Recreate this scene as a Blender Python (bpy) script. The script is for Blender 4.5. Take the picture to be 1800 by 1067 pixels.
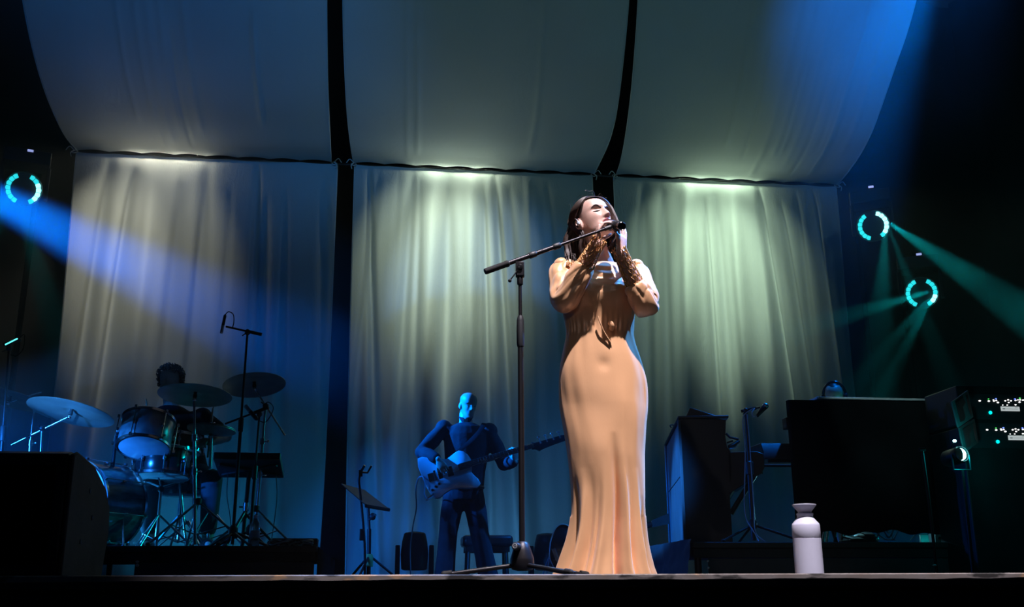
import bpy, bmesh, math, random
from mathutils import Vector, Matrix, noise

for o in list(bpy.data.objects):
    bpy.data.objects.remove(o)
SC = bpy.context.scene
COL = SC.collection
RAD = math.radians
V = Vector

# ------------------------------------------------------------------ camera
CAM_POS = V((0, 0, -0.06))
CAM_ROT = Matrix.Rotation(RAD(-7.3), 3, 'Z') @ Matrix.Rotation(RAD(90 + 15.75), 3, 'X') @ Matrix.Rotation(RAD(-0.3), 3, 'Z')
FPX = 1806.0
cam_data = bpy.data.cameras.new('camera')
cam = bpy.data.objects.new('camera', cam_data)
COL.objects.link(cam)
cam.location = CAM_POS
cam.rotation_euler = CAM_ROT.to_euler()
cam_data.sensor_width = 36.0
cam_data.lens = FPX / 1800.0 * 36.0
cam_data.clip_start, cam_data.clip_end = 0.05, 100
SC.camera = cam

def ray(px, py):
    return CAM_ROT @ V(((px - 900) / FPX, (533.5 - py) / FPX, -1.0))

def at(px, py, Y):
    "the point of the stage, at depth Y behind the camera, that the photograph shows at (px, py)"
    d = ray(px, py)
    return CAM_POS + d * (Y / d.y)

# ------------------------------------------------------------------ world, exposure
W = bpy.data.worlds.new('night')
SC.world = W
W.use_nodes = True
W.node_tree.nodes['Background'].inputs[0].default_value = (0.10, 0.25, 0.6, 1)
W.node_tree.nodes['Background'].inputs[1].default_value = 0.012
SC.view_settings.view_transform = 'Standard'
SC.view_settings.look = 'None'
SC.view_settings.exposure = 0.0
SC.view_settings.gamma = 1.0
SC.view_settings.use_curve_mapping = False
SC.cycles.use_denoising = True
SC.cycles.volume_step_rate = 1.0
SC.cycles.max_bounces = 6
SC.cycles.volume_bounces = 0
SC.cycles.caustics_reflective = False
SC.cycles.caustics_refractive = False

# ------------------------------------------------------------------ stage lights
def lamp(name, kind, loc, energy, color, target=None, angle=40, blend=0.4, radius=0.05):
    d = bpy.data.lights.new(name, kind)
    d.energy = energy
    d.color = color
    if kind == 'SPOT':
        d.spot_size = RAD(angle)
        d.spot_blend = blend
    if kind in ('SPOT', 'POINT'):
        d.shadow_soft_size = radius
    o = bpy.data.objects.new(name, d)
    COL.objects.link(o)
    o.location = loc
    if target is not None:
        o.rotation_euler = (V(target) - V(loc)).to_track_quat('-Z', 'Y').to_euler()
    return o

BLUE = (0.0, 0.16, 1.0)
TEAL = (0.0, 0.75, 0.80)
# key light on the singer from high in front, slightly lilac
lamp('key_spot', 'SPOT', (1.45, 1.6, 7.0), 4000, (1.0, 0.90, 0.98), (1.2, 4.2, 0.8), 34, 0.5, 0.06)
# weak front fill on the singer
lamp('front_fill', 'SPOT', (-2.6, -4.5, 3.2), 110, (1.0, 0.92, 0.95), (0.98, 4.34, 0.95), 13, 0.6, 0.08)
# blue side light that rims the singer from the wings
lamp('rim_spot', 'SPOT', (4.2, 5.35, 5.0), 4200, (0.05, 0.30, 1.0), (1.02, 4.4, 1.0), 15, 0.5, 0.05)
# blue side beam across the stage on to drums and bass player
lamp('left_beam', 'SPOT', (-4.95, 9.8, 4.2), 26000, BLUE, (0.3, 9.6, 1.65), 14, 0.9, 0.05)
lamp('left_low_blue', 'SPOT', (-3.4, 4.9, 0.9), 2000, (0.01, 0.20, 1.0), (-2.15, 7.0, 0.62), 29, 0.9, 0.06)
lamp('cymbal_fill', 'SPOT', (-3.2, 4.9, 0.35), 1500, (0.04, 0.30, 1.0), (-1.98, 6.95, 1.27), 15, 0.8, 0.04)  # added low spot to brighten one cymbal's underside
lamp('left_back_low', 'SPOT', (-5.2, 9.4, 1.5), 900, BLUE, (-1.0, 8.6, 0.75), 26, 0.9, 0.05)
lamp('kit_floor_light', 'POINT', (-1.75, 7.55, 0.36), 5, (0.02, 0.35, 1.0), radius=0.03)
# blue beam that enters at the upper corner
lamp('top_beam', 'SPOT', (5.35, 8.0, 6.2), 3600, (0.0, 0.2, 1.0), (3.7, 8.2, 3.4), 34, 1.0, 0.05)
lamp('top_wash', 'SPOT', (4.9, 6.6, 5.2), 520, (0.0, 0.2, 1.0), (5.75, 10.3, 6.6), 54, 1.0, 0.05)
# added blue spot for the back of the piano, placed clear of the haze
lamp('piano_fill', 'SPOT', (-6.0, 1.0, 4.0), 20000, (0.02, 0.25, 1.0), (2.28, 7.9, 0.62), 5, 0.5, 0.05)
# added spots: from behind for the head, from in front for the keyboard edge
lamp('desk_back_fill', 'SPOT', (4.3, 11.2, 4.4), 160, (0.35, 0.95, 1.0), (3.75, 8.5, 1.45), 10, 0.6, 0.05)
lamp('desk_front_fill', 'SPOT', (3.2, 5.3, 5.2), 260, (0.6, 0.95, 1.0), (3.75, 7.4, 1.32), 12, 0.6, 0.03)
# dim washes on the cloths
lamp('wash_blue', 'SPOT', (-7.0, -6.0, 7.0), 4300, (0.03, 0.30, 1.0), (-1.9, 11.0, 6.6), 18, 0.8, 0.2)
lamp('wash_green', 'SPOT', (2.0, -8.0, 6.0), 1000, (0.35, 0.85, 1.0), (2.6, 11.5, 7.0), 30, 0.8, 0.2)
# floor washes that colour the lower part of the cloths
lamp('cloth_floor_wash', 'SPOT', (-2.4, 10.9, 0.12), 40, (0.02, 0.40, 0.8), (-1.6, 12.0, 1.0), 130, 0.9, 0.2)
lamp('cloth_floor_wash', 'SPOT', (1.3, 10.9, 0.12), 42, (0.08, 0.35, 0.8), (1.2, 12.0, 1.0), 130, 0.9, 0.2)
# lamps behind the cloths: one close to the pipe, one further back for the long scallop
for xs, e1, c, spots in ((-2.72, 7, (1.0, 0.98, 0.78), ((-.45, -.55, 720, 25), (.0, .1, 380, 30))),
                         (0.85, 9, (0.82, 1.0, 0.76), ((-.40, -.55, 560, 27), (-.10, -.06, 1350, 24), (.30, .34, 420, 26))),
                         (4.25, 10, (0.72, 1.0, 0.70), ((-.45, -.60, 620, 27), (.0, .03, 1500, 25), (.40, .50, 480, 27)))):
    sl_ = lamp('seam_lamp', 'AREA', (xs, 12.12, 5.19), e1, c, (xs, 11.98, 5.10)); sl_.data.shape = 'RECTANGLE'; sl_.data.size = 0.95; sl_.data.size_y = 0.03
    for dx, da, e2, an in spots:
        lamp('back_spot', 'SPOT', (xs + dx, 14.15, 7.0), e2, c, (xs + da, 12.0, 3.85), an, 1.0, 0.03)

# ------------------------------------------------------------------ mesh helpers
class MB:
    "collects shapes, then links them as ONE mesh object"
    def __init__(s):
        s.v, s.f, s.m = [], [], []
    def add(s, vs, fs, mat=0):
        n = len(s.v)
        s.v += [tuple(q) for q in vs]
        s.f += [tuple(i + n for i in f) for f in fs]
        s.m += [mat] * len(fs)
        return s
    def box(s, c, size, rot=None, mat=0):
        c = V(c); hx, hy, hz = [q / 2 for q in size]
        R = rot if rot is not None else Matrix.Identity(3)
        vs = [c + R @ V((x * hx, y * hy, z * hz)) for z in (-1, 1) for y in (-1, 1) for x in (-1, 1)]
        return s.add(vs, [(0, 2, 3, 1), (4, 5, 7, 6), (0, 1, 5, 4), (2, 6, 7, 3), (0, 4, 6, 2), (1, 3, 7, 5)], mat)
    def loft(s, rings, cap=True, mat=0, close=False):
        n = len(rings[0]); vs = [q for r in rings for q in r]; fs = []
        m = len(rings)
        for i in range(m - 1 + (1 if close else 0)):
            a, b = i * n, ((i + 1) % m) * n
            for j in range(n):
                k = (j + 1) % n
                fs.append((a + j, a + k, b + k, b + j))
        if cap and not close:
            fs.append(tuple(range(n - 1, -1, -1)))
            fs.append(tuple(range((m - 1) * n, m * n)))
        return s.add(vs, fs, mat)
    def tube(s, pts, r, n=10, cap=True, mat=0, flat=1.0, up=None, close=False):
        pts = [V(p) for p in pts]
        m = len(pts)
        rs = list(r) if isinstance(r, (list, tuple)) else [r] * m
        rings = []; prev = None
        for i, p in enumerate(pts):
            if close:
                t = pts[(i + 1) % m] - pts[i - 1]
            elif i == 0: t = pts[1] - p
            elif i == m - 1: t = p - pts[i - 1]
            else: t = (pts[i + 1] - p).normalized() + (p - pts[i - 1]).normalized()
            if t.length < 1e-9: t = V((0, 0, 1))
            t.normalize()
            if prev is None:
                a = V(up) if up is not None else (V((0, 0, 1)) if abs(t.z) < 0.9 else V((0, 1, 0)))
            else: a = prev
            u = (a - t * a.dot(t))
            if u.length < 1e-6: u = t.orthogonal()
            u.normalize(); prev = u
            w = t.cross(u)
            rings.append([p + (u * math.cos(q) + w * math.sin(q) * flat) * rs[i] for q in (2 * math.pi * k / n for k in range(n))])
        return s.loft(rings, cap, mat, close)
    def lathe(s, prof, n=24, M=None, mat=0, cap=True):
        M = M or Matrix.Identity(4)
        rings = [[M @ V((r * math.cos(a), r * math.sin(a), z)) for a in (2 * math.pi * k / n for k in range(n))] for r, z in prof]
        return s.loft(rings, cap, mat)
    def prism(s, outline, d, M=None, mat=0):
        "outline in local XY, from z=0 to z=d"
        M = M or Matrix.Identity(4)
        n = len(outline)
        vs = [M @ V((x, y, 0)) for x, y in outline] + [M @ V((x, y, d)) for x, y in outline]
        fs = [(i, (i + 1) % n, n + (i + 1) % n, n + i) for i in range(n)]
        fs += [tuple(range(n - 1, -1, -1)), tuple(range(n, 2 * n))]
        return s.add(vs, fs, mat)
    def ball(s, c, r, n=14, m=9, R=None, mat=0):
        r = V((r, r, r)) if not hasattr(r, '__len__') else V(r)
        R = R or Matrix.Identity(3); c = V(c)
        rings = []
        for i in range(m):
            a = -math.pi / 2 + math.pi * (i + 0.35) / (m - 0.3)
            rings.append([c + R @ V((r.x * math.cos(a) * math.cos(b), r.y * math.cos(a) * math.sin(b), r.z * math.sin(a))) for b in (2 * math.pi * k / n for k in range(n))])
        return s.loft(rings, True, mat)
    def grid(s, f, nu, nv, mat=0):
        vs = [f(i / nu, j / nv) for j in range(nv + 1) for i in range(nu + 1)]
        fs = [(j * (nu + 1) + i, j * (nu + 1) + i + 1, (j + 1) * (nu + 1) + i + 1, (j + 1) * (nu + 1) + i) for j in range(nv) for i in range(nu)]
        return s.add(vs, fs, mat)
    def build(s, name, mat, parent=None, smooth=True, bevel=0, remesh=0, smooth_it=4, angle=38, fix=True, subsurf=0):
        me = bpy.data.meshes.new(name)
        me.from_pydata(s.v, [], s.f)
        if fix:
            bm = bmesh.new(); bm.from_mesh(me)
            bmesh.ops.recalc_face_normals(bm, faces=bm.faces)
            bm.to_mesh(me); bm.free()
        for q in (mat if isinstance(mat, (list, tuple)) else [mat]):
            me.materials.append(q)
        if isinstance(mat, (list, tuple)):
            me.polygons.foreach_set('material_index', s.m)
        o = bpy.data.objects.new(name, me)
        COL.objects.link(o)
        if parent is not None: o.parent = parent
        if remesh:
            q = o.modifiers.new('Remesh', 'REMESH'); q.mode = 'VOXEL'; q.voxel_size = remesh; q.use_smooth_shade = True
            if smooth_it:
                q = o.modifiers.new('Smooth', 'SMOOTH'); q.factor = 0.5; q.iterations = smooth_it
        if bevel:
            q = o.modifiers.new('Bevel', 'BEVEL'); q.width = bevel; q.segments = 2; q.limit_method = 'ANGLE'; q.angle_limit = RAD(35)
        if subsurf:
            q = o.modifiers.new('Subsurf', 'SUBSURF'); q.levels = q.render_levels = subsurf
        if smooth:
            me.shade_smooth()
            if not (remesh or subsurf): me.set_sharp_from_angle(angle=RAD(angle))
        me.update()
        return o

def tag(o, label=None, cat=None, group=None, kind=None):
    for k, q in (('label', label), ('category', cat), ('group', group), ('kind', kind)):
        if q: o[k] = q
    return o

def thing(name, label, cat, loc=(0, 0, 0), rz=0.0, group=None):
    o = bpy.data.objects.new(name, None)
    COL.objects.link(o)
    o.empty_display_size = 0.1
    o.location = loc
    o.rotation_euler = (0, 0, rz)
    return tag(o, label, cat, group)

def copy_tree(o, parent=None):
    c = o.copy(); COL.objects.link(c); c.parent = parent
    for ch in o.children: copy_tree(ch, c)
    return c

def frame_z(p, d, up=(0, 0, 1)):
    "matrix at p whose local Z points along d"
    z = V(d).normalized(); u = V(up)
    if abs(z.dot(u)) > 0.98: u = V((0, 1, 0))
    x = u.cross(z).normalized(); y = z.cross(x)
    M = Matrix((x, y, z)).transposed().to_4x4(); M.translation = V(p)
    return M

def bez(pts, n=12):
    "smooth curve through points (Catmull-Rom)"
    P = [V(p) for p in pts]; P = [P[0] * 2 - P[1]] + P + [P[-1] * 2 - P[-2]]
    out = []
    for i in range(1, len(P) - 2):
        for k in range(n):
            t = k / n
            a, b, c, d = P[i - 1:i + 3]
            out.append(0.5 * ((2 * b) + (c - a) * t + (2 * a - 5 * b + 4 * c - d) * t * t + (3 * b - a - 3 * c + d) * t ** 3))
    return out + [P[-2]]

def lerp_table(tab, x):
    if x <= tab[0][0]: return tab[0][1]
    for (a, p), (b, q) in zip(tab, tab[1:]):
        if x <= b:
            return p + (q - p) * (x - a) / (b - a)
    return tab[-1][1]

def smooth_table(tab, x):
    "cubic through a table of (x, y)"
    n = len(tab)
    if x <= tab[0][0]: return tab[0][1]
    if x >= tab[-1][0]: return tab[-1][1]
    for i in range(n - 1):
        if x <= tab[i + 1][0]:
            x0, y0 = tab[i]; x1, y1 = tab[i + 1]; h = x1 - x0
            m0 = (y1 - tab[i - 1][1]) / (x1 - tab[i - 1][0]) if i else (y1 - y0) / h
            m1 = (tab[i + 2][1] - y0) / (tab[i + 2][0] - x0) if i < n - 2 else (y1 - y0) / h
            t = (x - x0) / h
            return (2 * t ** 3 - 3 * t * t + 1) * y0 + (t ** 3 - 2 * t * t + t) * h * m0 + (3 * t * t - 2 * t ** 3) * y1 + (t ** 3 - t * t) * h * m1

# ------------------------------------------------------------------ materials
def mat(name, col, rough=0.5, metal=0.0, var=0.0, scale=8.0, bump=0.0, bscale=60.0, spec=0.5, coat=0.0, emit=None, estr=0.0, sheen=0.0, stretch=(1, 1, 1)):
    m = bpy.data.materials.new(name); m.use_nodes = True
    nt = m.node_tree; N = nt.nodes; L = nt.links
    p = N['Principled BSDF']
    p.inputs['Base Color'].default_value = (*col, 1)
    p.inputs['Roughness'].default_value = rough
    p.inputs['Metallic'].default_value = metal
    p.inputs['Specular IOR Level'].default_value = spec
    p.inputs['Coat Weight'].default_value = coat
    p.inputs['Sheen Weight'].default_value = sheen
    if emit:
        p.inputs['Emission Color'].default_value = (*emit, 1)
        p.inputs['Emission Strength'].default_value = estr
    tc = N.new('ShaderNodeTexCoord'); mp = N.new('ShaderNodeMapping')
    mp.inputs['Scale'].default_value = stretch
    L.new(tc.outputs['Object'], mp.inputs['Vector'])
    if var:
        n = N.new('ShaderNodeTexNoise'); n.inputs['Scale'].default_value = scale; n.inputs['Detail'].default_value = 5
        r = N.new('ShaderNodeValToRGB')
        r.color_ramp.elements[0].color = (*[max(0, c * (1 - var)) for c in col], 1)
        r.color_ramp.elements[1].color = (*[min(1, c * (1 + var)) for c in col], 1)
        r.color_ramp.elements[0].position = 0.3; r.color_ramp.elements[1].position = 0.7
        L.new(mp.outputs[0], n.inputs['Vector']); L.new(n.outputs['Fac'], r.inputs['Fac']); L.new(r.outputs['Color'], p.inputs['Base Color'])
    if bump:
        n = N.new('ShaderNodeTexNoise'); n.inputs['Scale'].default_value = bscale; n.inputs['Detail'].default_value = 4
        b = N.new('ShaderNodeBump'); b.inputs['Strength'].default_value = bump; b.inputs['Distance'].default_value = 0.01
        L.new(mp.outputs[0], n.inputs['Vector']); L.new(n.outputs['Fac'], b.inputs['Height']); L.new(b.outputs['Normal'], p.inputs['Normal'])
    return m

M = {}
M['black'] = mat('black_paint', (0.010, 0.011, 0.013), 0.55, var=0.3)
M['black_gloss'] = mat('black_gloss', (0.012, 0.012, 0.014), 0.22, coat=0.3)
M['black_metal'] = mat('black_metal', (0.028, 0.026, 0.03), 0.38, 0.6, bump=0.08, bscale=300)
M['black_cloth'] = mat('black_cloth', (0.006, 0.007, 0.008), 0.95, var=0.4, scale=3, bump=0.2, bscale=120, spec=0.05)
M['rubber'] = mat('black_rubber', (0.012, 0.012, 0.013), 0.75)
M['chrome'] = mat('chrome', (0.52, 0.54, 0.57), 0.2, 1.0)
M['steel'] = mat('dull_steel', (0.4, 0.42, 0.45), 0.35, 1.0, var=0.15, scale=30)
M['charcoal'] = mat('charcoal_plastic', (0.022, 0.024, 0.028), 0.5, bump=0.1, bscale=200)
M['white'] = mat('white_enamel', (0.78, 0.79, 0.96), 0.38, var=0.02, scale=20, bump=0.03, bscale=40)  # lilac of the stage light tinted into the white
M['grey'] = mat('grey_paint', (0.16, 0.17, 0.17), 0.6, var=0.2)
# ================================================================== stage and cloths
def cloth_mat(name, col, trans=0.5, wr=0.35, wscale=9.0):
    m = bpy.data.materials.new(name); m.use_nodes = True
    nt = m.node_tree; N = nt.nodes; L = nt.links
    N.remove(N['Principled BSDF'])
    out = N['Material Output']
    d = N.new('ShaderNodeBsdfDiffuse'); t = N.new('ShaderNodeBsdfTranslucent'); mx = N.new('ShaderNodeMixShader')
    mx.inputs[0].default_value = trans
    tc = N.new('ShaderNodeTexCoord'); mp = N.new('ShaderNodeMapping'); mp.inputs['Scale'].default_value = (1.6, 1.6, 0.55)
    mp.inputs['Rotation'].default_value = (0, 0.35, 0)
    L.new(tc.outputs['Object'], mp.inputs['Vector'])
    # crumple: ridged noise
    n = N.new('ShaderNodeTexNoise'); n.inputs['Scale'].default_value = wscale; n.inputs['Detail'].default_value = 6; n.inputs['Distortion'].default_value = 1.2
    a = N.new('ShaderNodeMath'); a.operation = 'SUBTRACT'; a.inputs[1].default_value = 0.5
    ab = N.new('ShaderNodeMath'); ab.operation = 'ABSOLUTE'
    pw = N.new('ShaderNodeMath'); pw.operation = 'POWER'; pw.inputs[1].default_value = 0.5
    b = N.new('ShaderNodeBump'); b.inputs['Strength'].default_value = wr; b.inputs['Distance'].default_value = 0.02
    L.new(mp.outputs[0], n.inputs['Vector']); L.new(n.outputs['Fac'], a.inputs[0]); L.new(a.outputs[0], ab.inputs[0]); L.new(ab.outputs[0], pw.inputs[0])
    L.new(pw.outputs[0], b.inputs['Height'])
    n2 = N.new('ShaderNodeTexNoise'); n2.inputs['Scale'].default_value = 2.0; n2.inputs['Detail'].default_value = 3
    r = N.new('ShaderNodeValToRGB')
    r.color_ramp.elements[0].color = (*[c * 0.9 for c in col], 1); r.color_ramp.elements[1].color = (*col, 1)
    L.new(tc.outputs['Object'], n2.inputs['Vector']); L.new(n2.outputs['Fac'], r.inputs['Fac'])
    for s in (d, t):
        L.new(r.outputs['Color'], s.inputs['Color']); L.new(b.outputs['Normal'], s.inputs['Normal'])
    L.new(d.outputs[0], mx.inputs[1]); L.new(t.outputs[0], mx.inputs[2]); L.new(mx.outputs[0], out.inputs['Surface'])
    return m

M['cloth'] = cloth_mat('off_white_cloth', (0.72, 0.74, 0.72), 0.5, 0.16)
M['cloth_up'] = cloth_mat('off_white_sail_cloth', (0.72, 0.74, 0.72), 0.35, 0.12, 4.0)

# floor of the stage and its front
M['mask'] = mat('black_masking', (0.0012, 0.0012, 0.0014), 0.95, spec=0.0, var=0.3, scale=2)
M['stage'] = mat('stage_boards', (0.014, 0.014, 0.015), 0.6, var=0.4, scale=4, bump=0.1, bscale=30)
fl = MB(); fl.box((0.6, 9.0, -0.02), (22, 10.9, 0.04)); fl.box((0.6, 9.1, -0.07), (22, 10.7, 0.06))
tag(fl.build('floor', M['stage'], smooth=False), kind='structure')
def edge_mat():
    m = mat('worn_edge', (0.05, 0.045, 0.04), 0.7)
    nt = m.node_tree; N = nt.nodes; L = nt.links; p = N['Principled BSDF']
    tc = N.new('ShaderNodeTexCoord'); mp = N.new('ShaderNodeMapping'); mp.inputs['Scale'].default_value = (2.6, 2, 9)
    n = N.new('ShaderNodeTexNoise'); n.inputs['Scale'].default_value = 2.2; n.inputs['Detail'].default_value = 6
    r = N.new('ShaderNodeValToRGB'); e = r.color_ramp.elements
    e[0].position, e[0].color = 0.40, (0.03, 0.028, 0.027, 1)
    e[1].position, e[1].color = 0.47, (0.24, 0.22, 0.21, 1)
    q = r.color_ramp.elements.new(0.60); q.color = (0.20, 0.17, 0.15, 1)
    q = r.color_ramp.elements.new(0.64); q.color = (0.42, 0.27, 0.16, 1)
    L.new(tc.outputs['Object'], mp.inputs[0]); L.new(mp.outputs[0], n.inputs['Vector']); L.new(n.outputs['Fac'], r.inputs['Fac'])
    L.new(r.outputs['Color'], p.inputs['Base Color'])
    return m
M['edge'] = edge_mat()
rnd = random.Random(5)
def lip(u, v):
    # nosing of the stage edge: worn, uneven lower rim
    x = -4.5 + 10 * u
    wob = 0.004 * noise.noise(V((x * 2.3, 0, 3))) + 0.003 * noise.noise(V((x * 9, 1, 0)))
    prof = [(3.60, 0.0015), (3.545, 0.0015), (3.538, -0.002), (3.538, -0.016 + wob), (3.556, -0.020 + wob)]
    Y, z = prof[round(v * 4)]
    return (x, Y, z)
e = MB(); e.grid(lip, 400, 4)
tag(e.build('trim_1', M['edge'], fix=False), kind='structure')
fa = MB(); fa.box((0.6, 3.80, -0.65), (22, 0.08, 1.1))
tag(fa.build('wall_front', M['mask'], smooth=False), kind='structure')
b = MB(); b.box((0.6, 3.60, -0.052), (22, 0.04, 0.012)); b.box((0.6, 3.62, -0.106), (22, 0.04, 0.012))
tag(b.build('trim_2', M['mask'], bevel=0.003), kind='structure')
# black masking behind and at the sides
def masking(name, x0, y0, x1, y1):
    k = MB()
    def f(u, v):
        d = V((x1 - x0, y1 - y0, 0)); nrm = V((-d.y, d.x, 0)).normalized()
        p = V((x0, y0, 0)) + d * u + nrm * 0.08 * math.sin(u * d.length * 5.3)
        return (p.x, p.y, 9.5 * v)
    k.grid(f, 160, 2)
    tag(k.build(name, M['mask'], fix=False), kind='structure')
masking('wall_back', -10, 14.35, 11.2, 14.35)
masking('wall_left', -7.6, 3.7, -7.6, 14.3)
masking('wall_right', 9.3, 14.3, 9.3, 3.7)

# ---- pipe with the cloths
t = thing('hanging_pipe', 'thin black horizontal pipe along the seam between upper and lower cloths', 'pipe', (1.05, 12.03, 5.1))
k = MB(); k.tube([(-4.86, 0, 0), (4.86, 0, 0)], 0.014, 12); k.build('pipe', M['black_metal'], t)
for x in (-4.86, 4.86):
    k = MB(); k.lathe([(0.018, -0.02), (0.018, 0.02)], 12, frame_z((x, 0, 0), (1, 0, 0))); k.build('end_cap', M['rubber'], t)
for x in (-3.4, 0.0, 3.4):
    k = MB(); k.tube([(x, 0.02, 0.02), (x, 0.05, 3.9)], 0.006, 6); k.build('suspension_wire', M['black_metal'], t)

def pleats(x, z, w, folds, seed):
    h = 5.08 - z
    y = 0.0
    for (x0, drift, wd, amp, start) in folds:
        c = x0 + drift * h
        g = math.exp(-((x - c) / (wd * (0.55 + 0.12 * h))) ** 2)
        y += 1.7 * amp * g * (1 - math.exp(-max(0, h - start) * 1.4))
    y += 0.022 * noise.noise(V((x * 1.7 + seed, h * 0.16, seed))) * min(1, h)
    y += 0.011 * noise.noise(V((x * 5.1 + seed, h * 0.25, seed + 7))) * min(1, h)
    return y

def lower_cloth(label, xl, xr, folds, seed):
    k = MB()
    def f(u, v):
        z = 5.092 * (1 - v)
        x0 = smooth_table(xl, z); x1 = smooth_table(xr, z)
        x = x0 + (x1 - x0) * u
        y = 12.0 - pleats(x, z, x1 - x0, folds, seed)
        # slack at the top edge between the ties
        dz = -0.012 * abs(math.sin(u * 7 * math.pi)) * max(0, 1 - v * 14)
        return (x, y, z + dz)
    k.grid(f, 190, 90)
    o = k.build('backdrop_cloth', M['cloth'], fix=False, angle=180)
    tag(o, label, 'curtain', 'lower backdrop cloths')
    for e_ in (xl, xr):
        h = MB(); pts = []
        for j in range(31):
            z = 5.07 * (1 - j / 30); x = smooth_table(e_, z)
            pts.append((x, 12.0 - pleats(x, z, 3, folds, seed) , z))
        h.tube(pts, 0.008, 6)
        h.build('side_hem', M['cloth'], o)
    return o

rnd = random.Random(11)
def mkfolds(x0, x1, n, special):
    out = list(special)
    for i in range(n):
        x = x0 + (x1 - x0) * (i + rnd.uniform(0.1, 0.9)) / n
        mid = (x0 + x1) / 2
        out.append((x, 0.10 * (x - mid) / (x1 - x0) * 1.2 + rnd.uniform(-0.02, 0.02), rnd.uniform(0.05, 0.13), rnd.uniform(0.015, 0.06) * rnd.choice((1, 1, -1)), rnd.uniform(0, 0.6)))
    return out
lower_cloth('lower off-white cloth behind the drum kit', [(0, -3.70), (2.5, -3.70), (5.1, -3.75)], [(0, -0.66), (1.5, -0.63), (5.1, -0.64)],
    mkfolds(-3.7, -0.7, 9, [(-3.35, -0.02, 0.10, 0.09, 0.0), (-3.05, -0.03, 0.09, 0.12, 0.1), (-1.6, 0.03, 0.06, 0.07, 0.0), (-2.5, -0.01, 0.2, 0.08, 0.3), (-2.85, -.02, .16, -.08, 0), (-2.2, .02, .12, .07, 0)]), 1.3)
lower_cloth('lower off-white cloth behind the bass player, greenish light at its top', [(0, -0.35), (2.5, -0.40), (5.1, -0.43)], [(0, 2.62), (5.1, 2.58)],
    mkfolds(-0.4, 2.55, 9, [(-0.25, 0.05, 0.06, 0.10, 0.0), (0.75, -0.02, 0.12, 0.10, 0.0), (1.32, 0.05, 0.07, 0.10, 0.0), (1.75, 0.03, 0.1, -0.06, 0.0), (.55, -.02, .14, -.09, 0), (1.02, .01, .13, -.08, 0), (1.18, .02, .05, .07, .1), (.3, -.04, .1, .08, 0)]), 4.1)
lower_cloth('lower off-white cloth behind the upright piano, brightest green', [(0, 2.90), (5.1, 2.86)], [(0, 5.92), (2.5, 5.84), (5.1, 5.86)],
    mkfolds(2.9, 5.85, 9, [(4.78, 0.06, 0.07, 0.12, 0.0), (5.05, 0.06, 0.08, 0.09, 0.2), (5.5, 0.04, 0.09, 0.09, 0.0), (3.5, -0.03, 0.1, 0.08, 0.1), (4.2, 0.0, 0.1, 0.07, 0.1), (3.85, -.02, .15, -.09, 0), (4.45, .02, .13, -.09, 0), (3.25, -.04, .1, .07, 0), (4.05, 0, .05, .06, .2)]), 8.7)

PROF = [(12.0, 5.112), (11.65, 5.135), (11.3, 5.235), (10.95, 5.37), (10.6, 5.575), (10.2, 5.87), (9.8, 6.22), (9.3, 6.72), (8.7, 7.4)]
SAIL = {'L': [-3.748, -3.785, -3.816, -3.838, -3.86, -3.87, -3.858, -3.812, -3.70], 'g1l': [-0.72, -0.713, -0.713, -0.717, -0.722, -0.723, -0.723, -0.722, -0.724],
        'g1r': [-0.442, -0.464, -0.49, -0.51, -0.526, -0.542, -0.55, -0.558, -0.567], 'g2l': [2.605, 2.614, 2.648, 2.652, 2.636, 2.606, 2.572, 2.511, 2.403],
        'g2r': [2.898, 2.872, 2.844, 2.809, 2.776, 2.731, 2.681, 2.617, 2.505], 'R': [5.874, 5.858, 5.879, 5.873, 5.858, 5.856, 5.875, 5.844, 5.694]}
def upper_cloth(label, a, b, seed, folds):
    k = MB(); n = len(PROF) - 1
    idx = list(range(n + 1))
    tY = [(i, PROF[i][0]) for i in idx]; tz = [(i, PROF[i][1]) for i in idx]
    ta = [(i, SAIL[a][i]) for i in idx]; tb = [(i, SAIL[b][i]) for i in idx]
    def f(u, v):
        s = v * n
        Y = smooth_table(tY, s); z = smooth_table(tz, s); x0 = smooth_table(ta, s); x1 = smooth_table(tb, s)
        x = x0 + (x1 - x0) * u
        edge = math.sin(math.pi * u)
        d = 0.0
        for (c, w, amp, s0, s1) in folds:
            d += amp * math.exp(-((u - c) / w) ** 2) * max(0, min(1, (s - s0) * 2)) * max(0, min(1, (s1 - s) * 2))
        d += 0.012 * noise.noise(V((u * 9 + seed, s * 0.3, seed))) * min(1, s)
        up = 0.02 * abs(math.sin(u * 8 * math.pi)) * max(0, 1 - s * 2)      # slack between the ties
        return (x, Y - d * 0.7, z - d * 0.7 + up - 0.03 * edge * min(1, s))
    k.grid(f, 150, 90)
    o = k.build('sail_cloth', M['cloth_up'], fix=False, angle=180)
    tag(o, label, 'curtain', 'upper sail cloths')
    for u in (0, 1):
        h = MB(); h.tube([f(u, j / 40) for j in range(41)], 0.008, 6)
        h.build('side_hem', M['cloth_up'], o)
    return o
rf = random.Random(3)
def sfolds(cs):
    return [(c, rf.uniform(0.006, 0.014), rf.uniform(0.010, 0.024) * rf.choice((1, -1)), rf.uniform(0, 2.0), rf.uniform(5, 9)) for c in cs]
upper_cloth('upper sail cloth above the drum kit, dark blue', 'L', 'g1l', 2.2, sfolds((0.30, 0.36, 0.40, 0.44, 0.47, 0.52, 0.75)))
upper_cloth('upper sail cloth at the middle, between the two black gaps', 'g1r', 'g2l', 5.9, sfolds((0.22, 0.26, 0.7)))
upper_cloth('upper sail cloth struck by the blue beam above the piano', 'g2r', 'R', 9.4, sfolds((0.42, 0.50, 0.58, 0.63, 0.66, 0.70, 0.75, 0.80, 0.84, 0.92)))

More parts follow.
